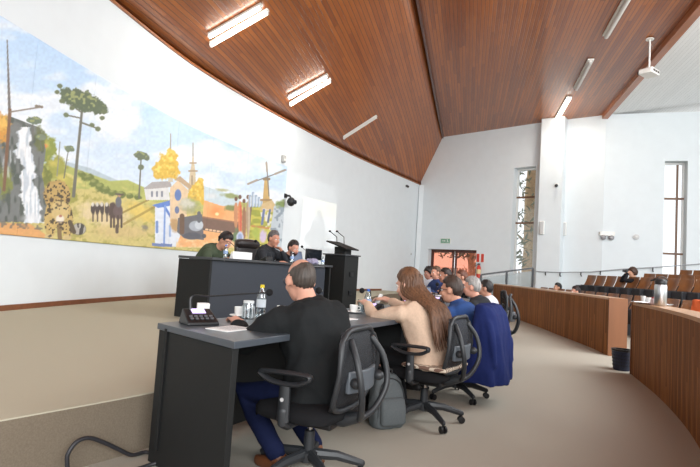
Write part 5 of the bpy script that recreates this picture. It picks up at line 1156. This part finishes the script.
    for shd, el, wr, s2 in arms:
        e2 = el.lerp(wr, max(0, sleeve*2-1)) if sleeve > .5 else shd.lerp(el, sleeve*2)
        if sleeve > .5: t.tube([shd-Xs*s2*.05+V((0, 0, -.01)), shd+(el-shd)*.15, shd+(el-shd)*.5, el, el.lerp(e2, .5), e2-(wr-el).normalized()*.045], [.066*wide, .072*wide, .064*wide, .056*wide, .050*wide, .037], 14, True)
        else: t.tube([shd-Xs*s2*.05, shd+(e2-shd)*.3, e2], [.066, .070, .062], 14, True)
    if skirt:   # the long hem of a blazer, hanging over the seat edge
        rings = []
        for q, w, d, y in ((.05, .19, .14, 0), (-.03, .20, .165, 0), (-skirt, .205, .17, 0)):
            c = H+V((0, y, q)); rings.append([c+V((w*wide*math.cos(a), d*math.sin(a), 0)) for a in [2*math.pi*k/24 for k in range(24)]])
        t.loft(rings)
    me = remeshed(t, max(vox, .010), 5, .6); wrinkle(me, fold, 7, (1, 1, .8), seed=len(label)); link(topname, me, top, root, smooth=180)
    if collar:
        c0, a0 = at_s(.525); yv2 = V((0, math.cos(a0), -math.sin(a0))); tv = V((0, math.sin(a0), math.cos(a0))); rings = []
        for q, r_ in ((-.01, .078), (.03, .068), (.036, .066), (.034, .062), (-.01, .07)): rings.append([c0+tv*(q-.0)+V((1, 0, 0))*(r_*math.cos(a))+yv2*(r_*math.sin(a)) for a in [2*math.pi*k/20 for k in range(20)]])
        MB().loft(rings, caps=False).build('collar', collar, root, smooth=80)
    # trousers
    t = MB(); t.ell(H-V((0, 0, .03)), (.178*wide, .14, .095))
    for hp_, kn, an, s2 in legs: t.tube([hp_+V((0, -.03, 0)), hp_.lerp(kn, .5), kn, kn.lerp(an, .4), an+(kn-an).normalized()*.02], [.096, .084, .067, .062, .056], 14, True)
    me = remeshed(t, max(vox, .012), 4, .6); wrinkle(me, .005, 8, seed=3); link('trousers', me, trousers, root, smooth=180)
    msho = mat('shoe_%d_%d' % shoes[:2], rgb(*shoes), .45)
    for hp_, kn, an, s2 in legs:
        z0 = an.z-.085; s_ = MB(); rings = []
        for z, f in ((0, .95), (.02, 1), (.045, .95), (.07, .6)): rings.append([V((an.x+.042*f*math.cos(a), an.y+.055-(.0 if z < .05 else .035)+(.135 if z < .05 else .085)*f*math.sin(a), z0+z)) for a in [2*math.pi*k/18 for k in range(18)]])
        s_.loft(rings); s_.tube([V((an.x, an.y-.01, z0+.05)), V((an.x, an.y, z0+.10))], [.048, .044], 12); link('shoe', remeshed(s_, .009, 3), msho, root, smooth=180)
    # hair
    if style:
        hm = hair_mat(hair); rings = []; n, m = 36, 24; vs = []; fs = []
        for i in range(m+1):
            ph = math.pi*(i/m-.5)*.999
            for k in range(n):
                a = 2*math.pi*k/n; d = V((math.cos(ph)*math.cos(a), math.cos(ph)*math.sin(a), math.sin(ph)))
                # hairline
                fy = d.y; zline = {'short': hl_short(fy)+.2*noise.noise(V((a*6, ph*6, 7))), 'long': -.7+1.35*max(0, fy)**.7, 'bald': hl_short(fy)+.2*noise.noise(V((a*6, ph*6, 7))), 'curly': -.75+1.2*max(0, fy)**.7}[style]
                in_ = d.z-zline; k_ = max(0, min(1, in_*6+.5))
                if style == 'bald': k_ *= max(0, min(1, (.34+.55*max(0, -fy+.1)-d.z+.1*noise.noise(V((a*3, 1, 1))))*5)); 
                nz = noise.noise(V((a*3, ph*5, 1.3 if style != 'curly' else 4)))*.05+ (noise.noise(V((a*9, ph*14, 2)))*.05)
                gr = {'short': 1.13+.06*max(0, d.z), 'long': 1.10, 'bald': 1.05, 'curly': 1.32}[style]+nz*(1 if style != 'curly' else 2.6)
                r_ = .90+(gr-.90)*k_; top_ = 1+.05*(d.z > .5)*k_
                vs.append(h(d.x*.078*r_, -.012+d.y*.098*r_, .022+d.z*.101*r_*top_))
        for i in range(m):
            for k in range(n): fs.append((i*n+k, i*n+(k+1) % n, (i+1)*n+(k+1) % n, (i+1)*n+k))
        fs += [tuple(range(n))[::-1], tuple(range(m*n, (m+1)*n))]
        hb = MB().add(vs, fs)
        if style == 'long':
            rnd = random.Random(5); 
            for k in range(90):
                a = rnd.uniform(math.pi*.93, math.pi*2.07); ra = rnd.uniform(.92, 1.08)
                st_ = h(.080*math.cos(a)*ra, -.012+.1*math.sin(a)*ra, .03+rnd.uniform(-.02, .03)); cc_ = V((st_.x, st_.y, st_.z))
                bk_, a_ = at_s(.42); lw_, a2 = at_s(.12+rnd.uniform(-.05, .08)); off = math.cos(a)
                yb = V((0, math.cos(sa), -math.sin(sa)))
                p1 = st_+V((off*.012, -.03, -.10)); p2 = bk_-yb*(.155+rnd.uniform(0, .02))+V((off*.13, 0, .0)); p3 = lw_-yb*(.165+rnd.uniform(0, .03))+V((off*.15+rnd.uniform(-.02, .02), 0, 0)); pm_ = p2.lerp(p3, .5)+V((rnd.uniform(-.012, .012), -.012, 0))
                hb.tube(spline([st_, p1, p2, pm_, p3], 4), [.010]*4+[.013]*8+[.012, .010, .007, .004, .002], 6, flat=1.3)
        hb.build('hair', hm, root, smooth=70)
    if beard:
        vs = []; fs = []; n, m = 24, 14
        for i in range(m+1):
            ph = math.pi*(i/m-.5)*.999
            for k in range(n):
                a = 2*math.pi*k/n; d = V((math.cos(ph)*math.cos(a), math.cos(ph)*math.sin(a), math.sin(ph))); k_ = 1 if (d.z < .15 and d.y > -.15) else 0
                r_ = .86+.23*k_; vs.append(h(d.x*.064*r_, .022+d.y*.072*r_, -.052+d.z*.075*r_))
        for i in range(m):
            for k in range(n): fs.append((i*n+k, i*n+(k+1) % n, (i+1)*n+(k+1) % n, (i+1)*n+k))
        MB().add(vs, fs).build('beard', hair_mat(beard), root, smooth=70)
    if glasses:
        g = MB(); 
        for s2 in (-1, 1):
            g.tube([h(.033*s2+.024*math.cos(a), .104, .006+.018*math.sin(a)) for a in [2*math.pi*k/14 for k in range(14)]], .0022, 6, closed=True); g.tube([h(.057*s2, .102, .010), h(.078*s2, .06, .012), h(.083*s2, -.01, .008)], .0026, 6)
        g.tube([h(-.009, .106, .008), h(.009, .106, .008)], .0022, 6); g.build('glasses', mat('glasses_frame', rgb(30, 34, 52), .3), root)
    return root
def hl_short(fy):
    return float(np.interp(fy, (-1, -.45, -.3, -.2, 0, .15, .3, .45, .6, 1), (-.86, -.76, -.55, -.1, .12, .0, .02, .38, .56, .60)))
def local(P, loc, rz): return Matrix.Rotation(-rz, 3, 'Z') @ (V(P)-V((loc[0], loc[1], 0)))
m_suit = cloth('black_suit', (29, 31, 32)); m_jeans = cloth('navy_trousers', (17, 25, 56)); m_beige = cloth('beige_wool', (212, 184, 160)); m_blue = cloth('denim_blue_shirt', (44, 72, 124)); m_ds = cloth('dark_grey_suit', (48, 50, 54)); m_shirtw = cloth('pale_shirt', (222, 222, 228)); m_collar = cloth('blue_collar', (120, 140, 180))
# 1 man in black suit
L1 = V((-.10, 2.93, 0))+V((-.837, .547, 0))*.06; f1 = F1+R(-3)
hl = local(at_y(236.5, 321.5, 3.12), L1, f1)
man = person('person', 'balding man in a black suit and navy trousers at the nearest desk, seen from behind', (L1.x, L1.y, 0), f1, pole=((.4, -.5, -.35), (.25, -.3, -.8)), lean=20, hipz=.46, hip_off=-.07, headyaw=-22, headpitch=-12, hands=(hl, local(V(edge_pt(0, .52, .16, DZ+.05)), L1, f1)), skin=(205, 152, 130), hair=(68, 60, 54), style='bald', top=m_suit, topname='suit_jacket', trousers=m_jeans, vox=.009, glasses=True, collar=None, feet=((-.16, .10, 0), (.10, .04, 0)), shoes=(110, 66, 40), wide=1.25, skirt=.10, elbow_out=.7, sc=.97, fold=.018)
# 2 woman
L2 = C2+V((-.837, .547, 0))*.08; f2 = F1+R(-6)
person('person', 'woman with very long brown hair in a beige blazer sitting on the second office chair', (L2.x, L2.y, 0), f2, pole=(.6, -.3, -.5), lean=20, hipz=.44, hip_off=-.12, headyaw=4, headpitch=-18, hands=(local(at_y(366, 303, 4.35), L2, f2), local(at_y(388, 300, 4.62), L2, f2)), skin=(222, 172, 150), hair=(100, 68, 46), style='long', top=m_beige, topname='blazer', trousers=cloth('black_trousers', (20, 20, 22)), vox=.009, feet=((-.12, .24, 0), (.12, .2, 0)), skirt=.07, elbow_out=.5, wide=.95, sc=.98, fold=.011)
# 3 man in blue shirt
L3 = V((1.18, 4.92, 0))+V((-.87, .49, 0))*.08
person('person', 'dark-haired man in a denim blue shirt with glasses behind the woman in beige', (L3.x, L3.y, 0), F3, lean=20, hipz=.42, hip_off=-.14, sc=.95, headyaw=0, headpitch=-6, hands=(V((-.14, .46, .83)), V((.16, .44, .83))), skin=(204, 150, 124), hair=(62, 48, 40), style='short', top=m_blue, topname='shirt', vox=.011, glasses=True, sleeve=.62, collar=m_blue, wide=1.12, elbow_out=.6)
# 4 grey haired man
L4 = V((1.80, 6.46, 0))
person('person', 'grey-haired man in a dark suit, second head beyond the woman in beige', (L4.x, L4.y, 0), F4, lean=18, hipz=.42, sc=.95, headyaw=-4, headpitch=-4, hands=(V((-.2, .42, .83)), V((.2, .42, .83))), skin=(214, 156, 134), hair=(150, 146, 142), style='short', top=m_ds, topname='suit_jacket', vox=.012, wide=1.15)
# 5
L5 = C5+V((-.99, .1, 0))*.0
person('person', 'person with short black hair in a pale shirt, nearest to the long barrier', (L5.x+.10, L5.y-.1, 0), F5+R(-12), lean=12, hipz=.40, sc=.92, headyaw=-8, hands=None, skin=(190, 140, 118), hair=(28, 24, 24), style='short', top=m_shirtw, topname='shirt', vox=.014)
# far end of the table, facing back towards the camera
def px_person(px, py_top, Y, sitz, rz, **k):
    """seat a figure so its head top meets the pixel"""
    p = at_y(px, py_top, Y); return p
for px, py, Y, rz, lb, kw in ((433, 267.5, 11.6, 125, 'dark-haired person in white and navy at the far end of the desks, leftmost head', dict(skin=(170, 122, 104), hair=(26, 22, 22), top=cloth('navy_white_top', (196, 200, 212)), style='long' if False else 'curly')), (441, 266.5, 10.9, 118, 'man in a blue jacket at the far end of the desks, second head from left', dict(skin=(196, 142, 120), hair=(92, 66, 50), top=cloth('navy_jacket', (50, 66, 110)), style='short')), (452.5, 268.5, 9.3, 92, 'man with dark hair and dark top seated beyond the man in the blue shirt', dict(skin=(178, 126, 104), hair=(44, 32, 28), top=cloth('brown_top', (62, 52, 52)), style='short')), (468, 270.5, 9.9, 95, 'person whose brown hair shows between the blue shirt man and the grey-haired man', dict(skin=(190, 140, 118), hair=(96, 58, 44), top=cloth('grey_top', (70, 70, 76)), style='short'))):
    p = at_y(px, py, Y); hz = p.z-.80; person('person', lb, (p.x, p.y, 0), R(rz), lean=10, hipz=min(.62, max(.40, hz)), vox=.014, **kw)
    s_ = copy_tree(chairs[0]); place(s_, (p.x, p.y, 0), R(rz), 'office chair under the '+' '.join(lb.split()[:11]))
# papers / objects pattern near far end
# dais people
def dais_person(px, depth, rz_off, **k):
    q = dais_pt(px, depth); return (q.x, q.y, SZ), facing(-w_)+R(rz_off)
loc, rz_ = dais_person(200, .95, 10); dais1 = person('person', 'dark-haired man in a green sweater bowed over the stage desk beside the mural train', loc, rz_, lean=44, hipz=.60, headyaw=0, headpitch=-38, hands=(V((-.14, .62, .84)), V((.16, .60, .84))), skin=(204, 150, 126), hair=(34, 26, 26), style='short', top=cloth('green_sweater', (74, 84, 66)), topname='sweater', vox=.012, elbow_out=.9)
loc, rz_ = dais_person(261, .80, 6); p_ = person('person', 'grey-haired man in a dark jacket with a hand at his chin, on the stage', loc, rz_, lean=20, hipz=.60, headyaw=-8, headpitch=-8, hands=(V((-.05, .36, 1.06)), V((.12, .5, .84))), skin=(196, 140, 116), hair=(96, 90, 88), style='short', top=m_ds, vox=.012, elbow_out=.8)
loc, rz_ = dais_person(279, .80, 6); p_ = person('person', 'bearded dark-haired man in black at the stage desk, nearest to the lectern', loc, rz_, lean=26, hipz=.50, headyaw=-14, headpitch=-16, hands=(V((-.1, .5, .84)), V((.14, .5, .84))), skin=(206, 150, 128), hair=(34, 26, 26), beard=(44, 32, 30), style='short', top=cloth('black_top', (32, 32, 36)), vox=.012)
for px, lb in ((200, 'dark chair under the man in green on the stage'), (261, 'dark chair under the grey-haired man on the stage'), (279, 'dark chair under the bearded man on the stage')):
    q = dais_pt(px, .92); q = q+u_*(.2 if px == 200 else 0); s_ = copy_tree(chairs[0]); place(s_, (q.x, q.y, SZ), facing(-w_), lb)
# audience
ps = at_y(636, 266, 14.6); zt = ps.z; base_z = .48
person('person', 'curly-haired person in black holding a camera up among the wooden seats', (ps.x, ps.y, zt-1.36), R(78), lean=6, hipz=.50, headyaw=10, hands=(V((-.05, .22, 1.16)), V((.07, .24, 1.14))), skin=(198, 150, 124), hair=(70, 48, 38), style='curly', top=cloth('black_top', (32, 32, 36)), vox=.014, sc=1.0)
q = V((ps.x, ps.y, zt-1.36))+Matrix.Rotation(R(78), 3, 'Z') @ V((0, .25, 1.20)); cm = empty('photo_camera', q, R(78)); MB().box((0, 0, 0), (.14, .06, .09)).build('camera_body', m_blk, cm, bevel=.008); MB().lathe([(.035, 0), (.038, .07), (.03, .075)], (0, .03, 0), 14, Matrix.Rotation(R(-90), 3, 'X')).build('lens', m_blk, cm); tag(cm, 'black camera held up by the curly-haired person in the seats', 'camera')
pa = at_y(561.5, 279.5, 15.2); person('person', 'person of whom only short black hair shows over the barrier, under the white column', (pa.x, pa.y, pa.z-1.41), R(90), lean=8, hipz=.50, hair=(24, 22, 24), style='short', top=cloth('black_top', (32, 32, 36)), vox=.016)
pa = at_y(582.5, 282.5, 12.6); person('person', 'dark-haired person slumped low behind the barrier at the start of the wooden seat row', (pa.x, pa.y, pa.z-1.37), R(92), lean=14, hipz=.48, headyaw=0, skin=(188, 138, 118), hair=(36, 26, 26), style='short', top=cloth('black_top', (32, 32, 36)), vox=.016)
# ================================================================ blue jacket on chair 3, patterned cushion
m_bj = cloth('royal_blue_jacket', (26, 38, 88))
jk = MB(); rings = []
# a draped jacket: shell over the chair back, hem low behind it
for z, w, y0, y1 in ((.885, .19, -.32, -.25), (.87, .24, -.36, -.215), (.80, .26, -.41, -.21), (.64, .27, -.445, -.19), (.46, .28, -.46, -.16), (.32, .29, -.475, -.12), (.20, .295, -.49, -.09)):
    n = 40; ring = []
    for k in range(n):
        a = 2*math.pi*k/n; ca, sa = math.cos(a), math.sin(a); fo = 1+.16*math.sin(a*7+z*4)*(1-z)*1.1
        ring.append(V((w*math.copysign(abs(ca)**.55, ca)*(1+.03*math.sin(z*22)), (y0+y1)/2+(y1-y0)/2*math.copysign(abs(sa)**.6, sa)*fo, z)))
    rings.append(ring)
jk.loft(rings); 
for s2 in (-1, 1): jk.tube([(s2*.19, -.30, .84), (s2*.24, -.37, .72), (s2*.25, -.42, .55), (s2*.24, -.44, .38)], [.03, .036, .034, .03], 12, True)
me = remeshed(jk, .012, 4); wrinkle(me, .010, 6, (1.6, 1.6, .5), seed=8); jo = link('blue_jacket', me, m_bj, smooth=180); jo.location = C3+V((0, 0, .0)); jo.rotation_euler = (0, 0, F3+R(-4)); jo.scale = (1, 1, 1.02); tag(jo, 'royal blue jacket draped over the office chair of the man in the blue shirt', 'jacket')
m_zebra = bpy.data.materials.new('patterned_fabric'); m_zebra.use_nodes = True; nt = m_zebra.node_tree; b_ = nt.nodes['Principled BSDF']; b_.inputs['Roughness'].default_value = .9
tc = nt.nodes.new('ShaderNodeTexCoord'); wv_ = nt.nodes.new('ShaderNodeTexWave'); wv_.inputs['Scale'].default_value = 11; wv_.inputs['Distortion'].default_value = 9; wv_.inputs['Detail'].default_value = 1; nt.links.new(tc.outputs['Object'], wv_.inputs[0]); cr_ = nt.nodes.new('ShaderNodeValToRGB'); cr_.color_ramp.interpolation = 'CONSTANT'; cr_.color_ramp.elements[0].color = rgb(214, 200, 180); cr_.color_ramp.elements[1].color = rgb(120, 92, 78); cr_.color_ramp.elements[1].position = .55; nt.links.new(wv_.outputs[0], cr_.inputs[0]); nt.links.new(cr_.outputs[0], b_.inputs['Base Color'])
cu = MB(); cu.box((0, 0, .018), (.46, .36, .035)); me = remeshed(cu, .01, 6); cuo = link('seat_cushion', me, m_zebra, smooth=180); cuo.location = C2+V((.837, -.547, 0))*.08+V((0, 0, .43)); cuo.rotation_euler = (0, 0, F1); tag(cuo, 'cream and brown patterned cushion on the seat behind the woman in beige', 'cushion')
ph = empty('mobile_phone', at_y(378.5, 300, 4.72), R(60)); ph.rotation_euler = (R(20), R(10), R(60)); MB().box((0, 0, 0), (.065, .012, .12)).build('phone_case', m_wht, ph, bevel=.004); MB().box((0, .0065, 0), (.058, .002, .11)).build('phone_screen', mat('dark_screen', rgb(30, 32, 38), .1), ph); tag(ph, 'white phone held upright in the hand of the woman in beige', 'phone')
# orange cloth
oc = at_y(699, 308, 8.0); o_ = MB(); o_.box((0, 0, 0), (.16, .4, .28)); me = remeshed(o_, .02, 4); wrinkle(me, .02, 5); ob = link('orange_jacket', me, cloth('orange_cloth', (224, 110, 66)), smooth=180); ob.location = (oc.x+.1, oc.y, oc.z-.02); tag(ob, 'orange garment hanging at the right edge behind the nearer barrier', 'jacket')
# a lit glow of each lit lamp
for ends, sf, pw in ((((210, 40), (266, 4)), 'A', 22), (((290, 100), (330, 75)), 'A', 22), (((558, 115), (569, 97)), 'B', 30)):
    a = ceil_pt(*ends[0], sf); b = ceil_pt(*ends[1], sf); c = (a+b)/2; point('lamp_glow', c-V((0, 0, .25)), pw, .5)
